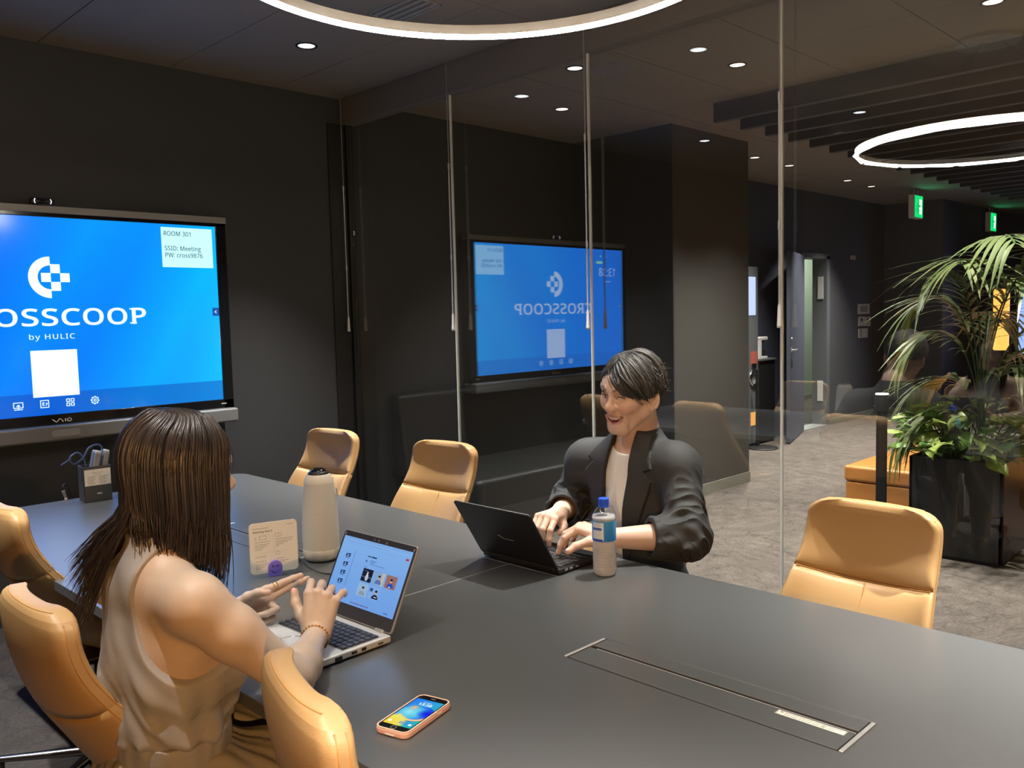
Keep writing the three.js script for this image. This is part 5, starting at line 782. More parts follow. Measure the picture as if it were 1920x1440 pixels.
// ───────── the man ─────────
{
  const base = [-1.66, 0, -2.24], root = thing('person', 'laughing man in a dark jacket over a white t-shirt typing on the black laptop', 'person', base);
  const put = (name, g, m, label) => { const q = mesh(name, g, m, root, label); q.position.set(-base[0], -base[1], -base[2]); return q; };
  const P = [-1.66, 0.52, -2.25], N = [-1.612, 1.052, -2.17], SL = [-1.460, 0.958, -2.165], SR = [-1.810, 0.942, -2.15], EL = [-1.382, 0.782, -2.090], WL = [-1.508, 0.797, -1.893], ER = [-1.905, 0.800, -2.185], WR = [-1.790, 0.806, -1.985];
  // torso frame
  const yA = V(N[0] - P[0], N[1] - P[1], N[2] - P[2]).normalize(), xA = V(1, 0, 0.05).normalize(); xA.addScaledVector(yA, -xA.dot(yA)).normalize(); const zA = V(0, 0, 0).crossVectors(xA, yA);
  const TM = new THREE.Matrix4().makeBasis(xA, yA, zA).setPosition(...P), TI = TM.clone().invert();
  const tl = p => arr(V(...p).applyMatrix4(TI));
  const torsoL = U(0.06, ell([0, 0.02, 0], [0.165, 0.12, 0.115]), ell([0, 0.17, 0.012], [0.142, 0.15, 0.100]), ell([0, 0.32, 0.012], [0.158, 0.150, 0.110]), cone(tl(SL), tl(SR), 0.05, 0.05), cone([0, 0.46, -0.01], tl([SL[0] - 0.02, SL[1] + 0.022, SL[2]]), 0.054, 0.046), cone([0, 0.46, -0.01], tl([SR[0] + 0.02, SR[1] + 0.022, SR[2]]), 0.054, 0.046));
  const torso = frame(TM, torsoL);
  // head
  const HS = 1.0, hq = new THREE.Quaternion().setFromEuler(new THREE.Euler(0.20, -0.07, -0.10, 'YXZ')); const bridge = V(-1.594, 1.187, -2.02), ho = bridge.clone().sub(V(0, 0, 0.084 * HS).applyQuaternion(hq));
  const HM = new THREE.Matrix4().compose(ho, hq, V(1, 1, 1).multiplyScalar(HS)), HI = HM.clone().invert();
  const H = headField({ open: 1, smile: 1.0, lip: [0.52, 0.22, 0.19], folds: true, eyeArc: 0.0038, stubble: true, w: 1.0 });
  const he = HI.elements, toH = (x, y, z) => [he[0] * x + he[4] * y + he[8] * z + he[12], he[1] * x + he[5] * y + he[9] * z + he[13], he[2] * x + he[6] * y + he[10] * z + he[14]];
  const headW = (x, y, z) => { const d0 = hyp(x - ho.x, y - ho.y, z - ho.z); if (d0 > 0.2) return d0 - 0.15; const q = toH(x, y, z); return H.sdf(...q) * HS; };
  const hw = (x, y, z) => arr(V(x, y, z).applyMatrix4(HM));
  const neck = U(0.03, cone(hw(0.004, -0.055, -0.030), [N[0], N[1] + 0.01, N[2]], 0.052, 0.056), cone([N[0], N[1] + 0.02, N[2]], [N[0], N[1] - 0.06, N[2]], 0.058, 0.075), cone(hw(0.035, -0.05, -0.015), [N[0] + 0.012, N[1] - 0.005, N[2] + 0.055], 0.012, 0.010));
  // hands
  const hL = hand({ wrist: V(...WL), f: V(-0.93, 0.26, 0.30), s: V(0.30, 0.0, 0.93), n: V(0.15, 1, 0.1), scale: 1.03, spread: 0.14, curl: [[0.75, 0.5, 0.3, 0.62], [0.72, 0.62, 0.35, 0.5], [0.7, 0.62, 0.35, 0.38], [0.62, 0.55, 0.3, 0.25]], thumb: [[0.012, 0.020, -0.010], [0.045, 0.048, -0.016], [0.068, 0.074, -0.030], [0.078, 0.096, -0.044]] });
  const hR = hand({ wrist: V(...WR), f: V(0.30, 0.12, 0.94), s: V(0.94, -0.1, -0.30), n: V(-0.1, 1, -0.1), scale: 1.03, spread: 0.05, curl: [[0.75, 0.75, 0.4], [0.8, 0.95, 0.55], [0.85, 1.0, 0.6], [0.8, 0.95, 0.5]], thumb: [[0.012, 0.018, -0.012], [0.045, 0.042, -0.022], [0.070, 0.052, -0.030], [0.090, 0.050, -0.036]] });
  const arm = U(0.02, cone(SL, EL, 0.052, 0.042), cone(EL, [lerp(EL[0], WL[0], 0.3), lerp(EL[1], WL[1], 0.3), lerp(EL[2], WL[2], 0.3)], 0.040, 0.042), cone([lerp(EL[0], WL[0], 0.3), lerp(EL[1], WL[1], 0.3), lerp(EL[2], WL[2], 0.3)], WL, 0.042, 0.0265));
  const armR = U(0.02, cone(SR, ER, 0.052, 0.042), cone(ER, [lerp(ER[0], WR[0], 0.3), lerp(ER[1], WR[1], 0.3), lerp(ER[2], WR[2], 0.3)], 0.040, 0.041), cone([lerp(ER[0], WR[0], 0.3), lerp(ER[1], WR[1], 0.3), lerp(ER[2], WR[2], 0.3)], WR, 0.041, 0.0265));
  const legs = s => [cone([P[0] + s * 0.09, 0.52, P[2] + 0.03], [P[0] + s * 0.12, 0.50, P[2] + 0.44], 0.085, 0.06), cone([P[0] + s * 0.12, 0.50, P[2] + 0.44], [P[0] + s * 0.13, 0.10, P[2] + 0.40], 0.056, 0.038), cone([P[0] + s * 0.13, 0.05, P[2] + 0.37], [P[0] + s * 0.14, 0.035, P[2] + 0.56], 0.040, 0.030)];
  const legF = U(0.03, ...legs(1), ...legs(-1));
    const upperF = (x, y, z) => { let d = torso(x, y, z); d = smin(d, neck(x, y, z), 0.03); return smin(d, headW(x, y, z), 0.018); };
  const armsF = (x, y, z) => { let d = smin(arm(x, y, z), armR(x, y, z), 0.001); d = smin(d, hL.sdf(x, y, z), 0.012); return smin(d, hR.sdf(x, y, z), 0.012); };
  const bodyF = (x, y, z) => { let d = torso(x, y, z); d = smin(d, neck(x, y, z), 0.03); d = smin(d, arm(x, y, z), 0.03); d = smin(d, armR(x, y, z), 0.03); if (y < 0.7) d = smin(d, legF(x, y, z), 0.04); d = smin(d, headW(x, y, z), 0.018); d = smin(d, hL.sdf(x, y, z), 0.012); d = smin(d, hR.sdf(x, y, z), 0.012); return d; };
  const tone = skinTone(SK, [hL, hR], (c, x, y, z) => { const q = toH(x, y, z); return q[1] > -0.16 && q[1] < 0.1 ? H.paint(c, ...q) : c; });
  const fine = [ho.x, ho.y, ho.z];
  const parts = [netMesh(bodyF, [-2.05, -0.02, -2.42], [-1.2, 1.02, -1.6], 0.009, tone, 2)];
  // head at 2 mm, hands at 2.5 mm, cut where they meet the coarser body
  const clipG = (f, c) => (x, y, z) => Math.max(f(x, y, z), c(x, y, z));
  const yCut = 1.0, headOnly = netMesh((x, y, z) => Math.max(upperF(x, y, z), yCut - 0.006 - y), [ho.x - 0.14, yCut - 0.02, ho.z - 0.18], [ho.x + 0.16, ho.y + 0.14, ho.z + 0.15], 0.0022, tone, 2);
  const cut1 = netMesh(armsF, [-1.86, 0.72, -2.02], [-1.44, 0.88, -1.66], 0.0026, tone, 2); 
  // drop coarse triangles inside the finely meshed zones
  const inFine = (x, y, z) => y > yCut || (x > -1.855 && x < -1.445 && y > 0.725 && y < 0.875 && z > -2.015 && z < -1.66);
  const drop = (g, f) => { const p = g.attributes.position, q = g.index.array, keep = []; for (let i = 0; i < q.length; i += 3) { let n = 0; for (let k = 0; k < 3; k++) n += f(p.getX(q[i + k]), p.getY(q[i + k]), p.getZ(q[i + k])) ? 1 : 0; if (n < 3) keep.push(q[i], q[i + 1], q[i + 2]); } g.setIndex(keep); return g; };
  put('body', joinColored([drop(parts[0], inFine), headOnly, cut1]), M.skin);
  // teeth, tongue
  const th = [...teethGeo(H, true), ...teethGeo(H, false)].map(g => g.applyMatrix4(HM)); put('teeth', th, M.tooth); put('eyelashes', H.lash().map(g => g.applyMatrix4(HM)), std({ color: new THREE.Color(0.02, 0.014, 0.012), roughness: 0.6 }));
  put('tongue', [new THREE.SphereGeometry(1, 20, 14).scale(0.017, 0.006, 0.02).translate(0, H.my - 0.012, 0.066).applyMatrix4(HM)], std({ color: new THREE.Color(0.42, 0.12, 0.11), roughness: 0.35 }));
  for (const [h, n] of [[hL, 5], [hR, 4]]) h.tips.slice(0, 5).forEach((t, i) => { const g = new THREE.SphereGeometry(1, 12, 8).scale(0.0055, 0.0012, 0.0065); const up = h.nn.clone().addScaledVector(t.d, -h.nn.dot(t.d)).normalize(); const q = new THREE.Quaternion().setFromRotationMatrix(new THREE.Matrix4().makeBasis(V(0, 0, 0).crossVectors(up, t.d), up, t.d)); const m = put('fingernail', g.applyQuaternion(q).translate(t.p.x + up.x * t.r * 0.93, t.p.y + up.y * t.r * 0.93, t.p.z + up.z * t.r * 0.93), std({ color: new THREE.Color(0.66, 0.42, 0.34), roughness: 0.3 })); });
  // ── t-shirt
  const neckOpen = cone([N[0], N[1] + 0.10, N[2] + 0.035], [N[0], N[1] - 0.015, N[2] + 0.025], 0.075, 0.062);
  const teeF = (x, y, z) => { const q = tl3(x, y, z); const f = 0.0025 * noise3(q[0] * 18, q[1] * 7, 3.3) + 0.004 * Math.exp(-(((Math.abs(q[0]) - (0.40 - q[1]) * 0.32) / 0.008) ** 2)) * sstep(0.44, 0.36, q[1]); let d = smin(torso(x, y, z), cone0(x, y, z), 0.03) - 0.0055 - f * (q[2] > 0 ? 1 : 0); return smax(d, -neckOpen(x, y, z), 0.008); };
  const ie = TI.elements; function tl3(x, y, z) { return [ie[0] * x + ie[4] * y + ie[8] * z + ie[12], ie[1] * x + ie[5] * y + ie[9] * z + ie[13], ie[2] * x + ie[6] * y + ie[10] * z + ie[14]]; }
  const cone0 = cone([N[0], N[1] - 0.02, N[2]], [N[0], N[1] - 0.06, N[2]], 0.066, 0.075);
  const teeBand = (x, y, z) => Math.max(Math.abs(teeF(x, y, z)) - 0.0, Math.abs(neckOpen(x, y, z) - 0.006) - 0.006);
  put('t_shirt', withUV(netMesh((x, y, z) => teeF(x, y, z), [-1.86, 0.52, -2.38], [-1.42, 1.09, -1.99], 0.0045, null, 2), 4), std({ color: new THREE.Color(0.78, 0.77, 0.74), roughness: 0.85 }), 'white crew neck t-shirt');
  // ── jacket
  const bone = (a, b, ph) => { const d = V(b[0] - a[0], b[1] - a[1], b[2] - a[2]), L = d.length(); d.normalize(); const u = V(0.3, 0.2, 0.9).cross(d).normalize(), w = V(0, 0, 0).crossVectors(d, u); return (x, y, z) => { const px = x - a[0], py = y - a[1], pz = z - a[2], t = px * d.x + py * d.y + pz * d.z, an = Math.atan2(px * w.x + py * w.y + pz * w.z, px * u.x + py * u.y + pz * u.z); const e = sstep(0.25, 0.85, t / L); const n = noise3(t * 17 + Math.sin(an + ph) * 0.9, Math.cos(an) * 0.7 + ph, Math.sin(an) * 0.7); return (0.0022 + 0.0052 * e) * (1 - 2 * Math.abs(n)); }; };
  const slv = (S, E, W, cut, ph) => { const C = [lerp(E[0], W[0], cut), lerp(E[1], W[1], cut), lerp(E[2], W[2], cut)], d = V(W[0] - E[0], W[1] - E[1], W[2] - E[2]).normalize(), f = U(0.035, cone(S, E, 0.063, 0.058), cone(E, C, 0.060, 0.054)), b1 = bone(S, E, ph), b2 = bone(E, W, ph + 2); const hollow = cone([C[0] - d.x * 0.03, C[1] - d.y * 0.03, C[2] - d.z * 0.03], [C[0] + d.x * 0.2, C[1] + d.y * 0.2, C[2] + d.z * 0.2], 0.044, 0.05);
    const mid = [(S[0] + E[0]) / 2, (S[1] + E[1]) / 2, (S[2] + E[2]) / 2]; return { C, d, f: (x, y, z) => { let v = f(x, y, z); if (v > 0.05) return v; const t = (x - C[0]) * d.x + (y - C[1]) * d.y + (z - C[2]) * d.z; v -= b1(x, y, z) + 0.6 * Math.max(0, b2(x, y, z)); v = smax(v, t, 0.006); return smax(v, -hollow(x, y, z), 0.004); } }; };
  const sl = slv(SL, EL, WL, 0.50, 0.4), sr = slv(SR, ER, WR, 0.72, 2.1);
  const opening = poly2([[-0.046, 0.58], [0.046, 0.58], [0.048, 0.44], [0.040, 0.30], [0.030, 0.16], [0.040, -0.02], [0.06, -0.2], [-0.06, -0.2], [-0.045, -0.02], [-0.034, 0.16], [-0.040, 0.30], [-0.048, 0.44]]);
  const lapel = poly2([[0.040, 0.58], [0.078, 0.56], [0.118, 0.478], [0.094, 0.468], [0.120, 0.438], [0.090, 0.30], [0.030, 0.10], [0.030, 0.16], [0.038, 0.30], [0.044, 0.45]]);
  const seams = [[0.155, 0.30]];
  const collar = (() => { const pts = [[0.062, 0.435, 0.085], [0.078, 0.475, 0.045], [0.080, 0.497, 0.0], [0.058, 0.508, -0.045], [0, 0.512, -0.066], [-0.058, 0.508, -0.045], [-0.080, 0.497, 0], [-0.078, 0.475, 0.045], [-0.062, 0.435, 0.085]]; const cs = pts.slice(0, -1).map((p, i) => cone(p, pts[i + 1], i === 0 ? 0.008 : 0.014, i === 7 ? 0.008 : 0.014)); return frame(TM, (x, y, z) => { let d = 1; for (const c of cs) d = Math.min(d, c(x, y, z)); return d; }); })();
  const jackT = (x, y, z) => { let d = torso(x, y, z); if (d > 0.07) return d - 0.012; const q = tl3(x, y, z), fr = q[2] > 0 ? 1 : 0; d = smin(d, cone0(x, y, z), 0.03);
    const fold = 0.004 * (1 - 2 * Math.abs(noise3(q[0] * 9 + 3, q[1] * 4 - q[0] * 4, 1.7))) * sstep(0.44, 0.3, q[1]); let j = d - 0.014 - fold;
    if (fr) { const ax = Math.abs(q[0]); j += 0.006 * Math.exp(-(((q[1] - 0.285 - (q[0] - 0.1) * 0.16) / 0.0026) ** 2)) * (q[0] > 0.075 && q[0] < 0.140 ? 1 : 0); const o = opening(q[0], q[1]); j = smax(j, -o, 0.006); j = Math.min(j, smax(smax(d - 0.0215, lapel(ax, q[1]), 0.003), 0.010 - d, 0.003)); }
    return j; };
  const jacketF = (x, y, z) => { let d = jackT(x, y, z); d = smin(d, sl.f(x, y, z), 0.022); d = smin(d, sr.f(x, y, z), 0.022); d = smin(d, collar(x, y, z), 0.008); const hollow = Math.max(torso(x, y, z) + 0.004, -1); d = smax(d, -hollow < 0 ? -hollow : -hollow, 0.002); return smax(d, -neckHole(x, y, z), 0.003); };
  const neckHole = cone([N[0] + 0.004, N[1] + 0.12, N[2] + 0.03], [N[0], N[1] - 0.0, N[2] + 0.02], 0.062, 0.052);
  const weave = dataTex(128, (u, v) => g3(0.5 + 0.22 * Math.sin((u + v) * 6.283 * 20) + 0.2 * (rnd() - 0.5)), false, 3, 3);
  const jm = phys({ color: new THREE.Color(0.030, 0.031, 0.030), roughness: 0.75, sheen: 0.12, sheenColor: new THREE.Color(0.5, 0.5, 0.48), sheenRoughness: 0.5, bumpMap: weave, bumpScale: 0.00008 });
  put('jacket', withUV(netMesh(jacketF, [-2.03, 0.47, -2.44], [-1.25, 1.10, -1.86], 0.004, null, 2), 4), jm, 'dark grey jacket with rolled sleeves'); 
  // cuff buttons
  { const C = V(...sl.C).addScaledVector(sl.d, -0.045); for (let k = 0; k < 3; k++) { const nrm = V(0.50, -0.35, 0.75).normalize(), p = C.clone().addScaledVector(sl.d, -k * 0.017 + 0.02).addScaledVector(nrm, 0.0575); const g = [new THREE.TorusGeometry(0.0055, 0.0013, 8, 20), new THREE.CircleGeometry(0.0055, 18)]; const q = new THREE.Quaternion().setFromUnitVectors(V(0, 0, 1), nrm); put('button', g.map(h => h.applyQuaternion(q).translate(p.x, p.y, p.z)), M.blackGloss); } }
  // trousers and shoes, under the table
  put('trousers', withUV(netMesh(off(U(0.03, frame(TM, ell([0, 0.0, 0], [0.16, 0.10, 0.11])), ...[1, -1].flatMap(s => legs(s).slice(0, 2))), 0.012), [-2.0, 0.06, -2.44], [-1.35, 0.66, -1.68], 0.010, null, 1), 3), std({ color: new THREE.Color(0.02, 0.02, 0.024), roughness: 0.8 }));
  put('shoe', withUV(netMesh(off(legs(1)[2], 0.004), [-1.62, 0, -1.96], [-1.42, 0.11, -1.62], 0.006, null, 1)), M.blackLeather); put('shoe', withUV(netMesh(off(legs(-1)[2], 0.004), [-1.90, 0, -1.96], [-1.70, 0.11, -1.62], 0.006, null, 1)), M.blackLeather);
  // ── hair: a cap and swept locks
  const hairMat = phys({ color: 0xffffff, vertexColors: true, roughness: 0.5, specularIntensity: 0.9 });
  const capF = (x, y, z) => { const c = ell([0, 0.020, -0.015], [0.0795, 0.0850, 0.0945])(x, y, z); const line = z > 0.03 ? y - (0.056 - (x > -0.010 ? (x + 0.010) * 0.95 : (-0.010 - x) * 1.0)) : z > -0.02 ? y + 0.002 : y + 0.062 + (z + 0.02) * 0.3; return smax(c, -line, 0.008); };
  const hg = [tintGeo(netMesh(frame(HM, capF), [ho.x - 0.15, ho.y - 0.14, ho.z - 0.17], [ho.x + 0.15, ho.y + 0.18, ho.z + 0.17], 0.004, null, 1), [0.012, 0.011, 0.010])];
  const O = V(0, 0.020, -0.014);
  const surf = (d, lift) => { const k = 1 / Math.sqrt((d.x / 0.079) ** 2 + (d.y / 0.0855) ** 2 + (d.z / 0.094) ** 2); return O.clone().addScaledVector(d, k + lift); };
  const strand = (A, B, l0, l1, l2, r, curl = 0.0) => { const pts = []; const ax = V(rr(-1, 1), rr(-1, 1), rr(-1, 1)), a = V(...A).normalize(), b = V(...B).normalize(); for (let i = 0; i <= 7; i++) { const s = i / 7; const d = a.clone().lerp(b, s).normalize(); const lift = lerp(l0, l2, s) + (l1 - (l0 + l2) / 2) * Math.sin(Math.PI * s); const p = surf(d, lift); p.addScaledVector(ax, curl * Math.sin(s * 5 + ax.x * 3) * s); pts.push(p.applyMatrix4(HM)); } pts.center = O.clone().applyMatrix4(HM); const t = Math.pow(rnd(), 2); hg.push(tintGeo(lock(pts, r, 5, 12, 0.6, 0.1), mixc([0.016, 0.015, 0.013], [0.10, 0.095, 0.085], t))); };
  const part = s => [-0.13 - 0.02 * s, 0.54 + 0.50 * Math.min(1, s * 2.2), 0.80 - 1.1 * s]; // along the parting, front to crown
  const jit = (p, a) => p.map(v => v + rr(-a, a));
  for (let k = 0; k < 330; k++) { const s = Math.pow(rnd(), 0.9); // swept to his left
    const A = jit(part(s), 0.05), e = rnd(); const B = s < 0.30 ? [0.52 + 0.36 * e, -0.34 - 0.06 * e + rr(-0.05, 0.05), 0.80 - 0.42 * e] : s < 0.65 ? [0.88, -0.42 + rr(-0.1, 0.06), 0.42 - 0.5 * e] : [0.84 - 0.3 * e, -0.38 + rr(-0.15, 0.1), -0.30 - 0.5 * e];
    strand(A, jit(B, 0.03), 0.001, 0.012 + 0.010 * rnd() * (1 - s * 0.5), 0.005 + 0.004 * rnd(), rr(0.0026, 0.005), 0.004); }
  for (let k = 0; k < 110; k++) { const e = rnd(); strand(jit([-0.11, 0.53, 0.82], 0.04), jit([0.38 + 0.40 * e, -0.10 - 0.30 * e, 0.92 - 0.24 * e], 0.018), 0.002, 0.016 + 0.006 * rnd(), 0.007, rr(0.0024, 0.0044), 0.002); } // the fringe
  for (let k = 0; k < 110; k++) { const s = rnd(); strand(jit(part(s), 0.05), jit([-0.93, -0.12 + 0.1 * rnd() - 0.25 * s, 0.42 - 0.9 * s], 0.06), 0.001, 0.010, 0.002, rr(0.0026, 0.0046), 0.004); } // right side
  for (let k = 0; k < 190; k++) { const a = rr(-1.0, 1.0); strand(jit([0.05, 0.95, -0.35], 0.16), jit([Math.sin(a) * 0.85, -0.55 + rr(-0.12, 0.12), -0.75 * Math.cos(a) - 0.05], 0.06), 0.004, 0.012, 0.006, rr(0.003, 0.005), 0.008); } // back
  for (let k = 0; k < 220; k++) { const a = rr(0, 6.283); strand(jit([0.0, 0.95, -0.30], 0.22), jit([Math.cos(a) * 0.8, 0.25, -0.15 - Math.sin(a) * 0.75], 0.1), 0.003, 0.009, 0.006, rr(0.003, 0.005), 0.004); } // crown
  for (let k = 0; k < 130; k++) { const p = [rr(-0.5, 0.9), rr(0.0, 0.9), rr(-0.7, 0.6)]; strand(p, jit([p[0] + 0.4, p[1] - 0.5, p[2] - 0.05], 0.1), 0.006, 0.014, 0.008 + 0.010 * rnd(), rr(0.0012, 0.0024), 0.012); } // flyaways
  for (let k = 0; k < 90; k++) { const a = rr(-0.3, 1.4), p = [Math.cos(a) * 0.8, rr(-0.2, 0.7), -Math.sin(a) * 0.8]; strand(p, jit([p[0], p[1] - 0.45, p[2] - 0.1], 0.15), 0.008, 0.018, 0.014 + 0.014 * rnd(), rr(0.0014, 0.0026), 0.018); } // curls at the back
  put('hair', joinColored(hg), hairMat, 'swept dark hair'); 
}
// ───────── the woman ─────────
{
  const base = [-1.64, 0, -0.62], root = thing('person', 'woman with long dark hair in a sleeveless satin blouse gesturing over the silver laptop', 'person', base);
  const put = (name, g, m, label) => { const q = mesh(name, g, m, root, label); q.position.set(-base[0], 0, -base[2]); return q; };
  const P = [-1.645, 0.535, -0.668], N = [-1.598, 0.992, -0.652], SR = [-1.455, 0.934, -0.655], SL = [-1.765, 0.934, -0.628], ER = [-1.392, 0.771, -0.802], WR = [-1.545, 0.774, -0.948], EL = [-1.862, 0.764, -0.752], WL = [-1.838, 0.765, -0.915];
  const yA = V(N[0] - P[0], N[1] - P[1], N[2] - P[2]).normalize(), xA = V(-1, 0, 0.06).normalize(); xA.addScaledVector(yA, -xA.dot(yA)).normalize(); const zA = V(0, 0, 0).crossVectors(xA, yA);
  const TM = new THREE.Matrix4().makeBasis(xA, yA, zA).setPosition(...P), ie = TM.clone().invert().elements;
  const tl = (x, y, z) => [ie[0] * x + ie[4] * y + ie[8] * z + ie[12], ie[1] * x + ie[5] * y + ie[9] * z + ie[13], ie[2] * x + ie[6] * y + ie[10] * z + ie[14]];
  const lSR = tl(...SR), lSL = tl(...SL);
  const torso = frame(TM, U(0.055, ell([0, 0.0, -0.005], [0.162, 0.125, 0.115]), ell([0, 0.16, 0.0], [0.118, 0.14, 0.085]), ell([0, 0.30, 0.0], [0.132, 0.135, 0.090]), cone(lSR, lSL, 0.040, 0.040), cone([0, 0.44, -0.012], [lSR[0] + 0.02, lSR[1] + 0.01, lSR[2] - 0.004], 0.040, 0.036), cone([0, 0.44, -0.012], [lSL[0] - 0.02, lSL[1] + 0.01, lSL[2] - 0.004], 0.040, 0.036), ell([0.065, 0.27, 0.075], [0.055, 0.055, 0.045]), ell([-0.065, 0.27, 0.075], [0.055, 0.055, 0.045])));
  const HS = 0.96, hq = new THREE.Quaternion().setFromEuler(new THREE.Euler(0.16, Math.PI - 0.10, 0.05, 'YXZ')), ho = V(-1.600, 1.160, -0.705);
  const HM = new THREE.Matrix4().compose(ho, hq, V(1, 1, 1).multiplyScalar(HS)), he = HM.clone().invert().elements;
  const toH = (x, y, z) => [he[0] * x + he[4] * y + he[8] * z + he[12], he[1] * x + he[5] * y + he[9] * z + he[13], he[2] * x + he[6] * y + he[10] * z + he[14]];
  const H = headField({ open: 0, smile: 0.9, w: 0.95, eyeArc: 0.002, browDark: 0.8, lip: [0.55, 0.14, 0.13] });
  const headW = (x, y, z) => { const d0 = hyp(x - ho.x, y - ho.y, z - ho.z); if (d0 > 0.19) return d0 - 0.14; return H.sdf(...toH(x, y, z)) * HS; };
  const hw = (x, y, z) => arr(V(x, y, z).applyMatrix4(HM));
  const neck = U(0.03, cone(hw(0, -0.06, -0.02), [N[0], N[1] + 0.01, N[2]], 0.045, 0.046), cone([N[0], N[1] + 0.01, N[2]], [N[0], N[1] - 0.05, N[2]], 0.048, 0.065));
  const hR = hand({ wrist: V(...WR), f: V(-0.22, 0.90, -0.36), s: V(-0.70, 0.05, 0.70), n: V(0.7, 0.2, 0.68), scale: 0.95, spread: 0.06, curl: [[0.80, 1.25, 0.55, 0.10], [1.0, 1.2, 0.6, 0.06], [1.05, 1.2, 0.6], [0.80, 0.55, 0.35, -0.30]], thumb: [[0.014, 0.016, -0.008], [0.040, 0.042, -0.014], [0.068, 0.060, -0.020], [0.093, 0.068, -0.022]] });
  const hL = hand({ wrist: V(...WL), f: V(0.50, 0.22, -0.84), s: V(-0.1, 1, 0.2), n: V(-0.8, 0, -0.55), scale: 0.95, spread: 0.05, curl: [[-0.30, 0.10, 0.06, -0.04], [-0.24, 0.16, 0.10, 0.10], [1.25, 1.4, 0.8], [1.25, 1.4, 0.8]], thumb: [[0.014, 0.016, -0.010], [0.044, 0.034, -0.024], [0.070, 0.040, -0.036], [0.092, 0.036, -0.042]] });
  const armOf = (S, E, W) => { const m = [lerp(E[0], W[0], 0.28), lerp(E[1], W[1], 0.28), lerp(E[2], W[2], 0.28)], q = [lerp(S[0], E[0], 0.35), lerp(S[1], E[1], 0.35), lerp(S[2], E[2], 0.35)]; return U(0.025, cone(S, q, 0.046, 0.047), cone(q, E, 0.047, 0.035), cone(E, m, 0.035, 0.037), cone(m, W, 0.037, 0.0225)); };
  const aR = armOf(SR, ER, WR), aL = armOf(SL, EL, WL);
  const legs = s => [cone([P[0] + s * 0.085, 0.53, P[2] - 0.02], [P[0] + s * 0.09, 0.50, P[2] - 0.42], 0.088, 0.060), cone([P[0] + s * 0.09, 0.50, P[2] - 0.42], [P[0] + s * 0.09, 0.10, P[2] - 0.34], 0.054, 0.036), cone([P[0] + s * 0.09, 0.05, P[2] - 0.32], [P[0] + s * 0.10, 0.03, P[2] - 0.50], 0.034, 0.024)];
  const legF = U(0.03, ...legs(1), ...legs(-1));
  const bodyF = (x, y, z) => { let d = torso(x, y, z); d = smin(d, neck(x, y, z), 0.03); d = smin(d, aR(x, y, z), 0.035); d = smin(d, aL(x, y, z), 0.035); if (y < 0.7) d = smin(d, legF(x, y, z), 0.04); d = smin(d, headW(x, y, z), 0.018); d = smin(d, hL.sdf(x, y, z), 0.012); return smin(d, hR.sdf(x, y, z), 0.012); };
  const armsF = (x, y, z) => { let d = smin(aR(x, y, z), aL(x, y, z), 0.001); d = smin(d, hL.sdf(x, y, z), 0.012); return smin(d, hR.sdf(x, y, z), 0.012); };
  const upperF = (x, y, z) => smin(smin(torso(x, y, z), neck(x, y, z), 0.03), headW(x, y, z), 0.018);
  const tone = skinTone([0.50, 0.37, 0.27], [hL, hR], (c, x, y, z) => { const q = toH(x, y, z); return q[1] > -0.13 && q[1] < 0.1 && Math.abs(q[0]) < 0.09 ? H.paint(c, ...q) : c; });
  const drop = (g, f) => { const p = g.attributes.position, q = g.index.array, keep = []; for (let i = 0; i < q.length; i += 3) { let n = 0; for (let k = 0; k < 3; k++) n += f(p.getX(q[i + k]), p.getY(q[i + k]), p.getZ(q[i + k])) ? 1 : 0; if (n < 3) keep.push(q[i], q[i + 1], q[i + 2]); } g.setIndex(keep); return g; };
  const yC = 1.04, inFine = (x, y, z) => y > yC || (z < -0.895 && z > -1.08 && y > 0.745 && x < -1.4);
  put('body', joinColored([drop(netMesh(bodyF, [-1.95, -0.02, -1.16], [-1.32, 1.06, -0.46], 0.007, tone, 2), inFine), netMesh((x, y, z) => Math.max(upperF(x, y, z), yC - 0.008 - y), [ho.x - 0.11, yC - 0.02, ho.z - 0.14], [ho.x + 0.11, ho.y + 0.13, ho.z + 0.12], 0.0028, tone, 2), netMesh((x, y, z) => Math.max(armsF(x, y, z), z + 0.888), [-1.90, 0.72, -1.10], [-1.40, 0.95, -0.88], 0.0026, tone, 2)]), M.skin);
  put('eyelashes', H.lash().map(g => g.applyMatrix4(HM)), std({ color: new THREE.Color(0.02, 0.014, 0.012), roughness: 0.6 }));
  for (const h of [hL, hR]) h.tips.forEach((t) => { const up = h.nn.clone().addScaledVector(t.d, -h.nn.dot(t.d)).normalize(), q = new THREE.Quaternion().setFromRotationMatrix(new THREE.Matrix4().makeBasis(V(0, 0, 0).crossVectors(up, t.d), up, t.d)); put('fingernail', new THREE.SphereGeometry(1, 12, 8).scale(0.005, 0.0012, 0.007).applyQuaternion(q).translate(t.p.x + up.x * t.r * 0.93, t.p.y + up.y * t.r * 0.93, t.p.z + up.z * t.r * 0.93), std({ color: new THREE.Color(0.72, 0.40, 0.36), roughness: 0.25 })); });
  // rings and bracelet
  const torusAt = (p, ax, R, r) => new THREE.TorusGeometry(R, r, 8, 28).applyQuaternion(new THREE.Quaternion().setFromUnitVectors(V(0, 0, 1), ax)).translate(p.x, p.y, p.z);
  { const k = hL.tips[0].k, d = k[1].clone().sub(k[0]).normalize(); for (const s of [0.42, 0.62]) put('ring', torusAt(k[0].clone().lerp(k[1], s), d, 0.0094, 0.0011), M.gold); }
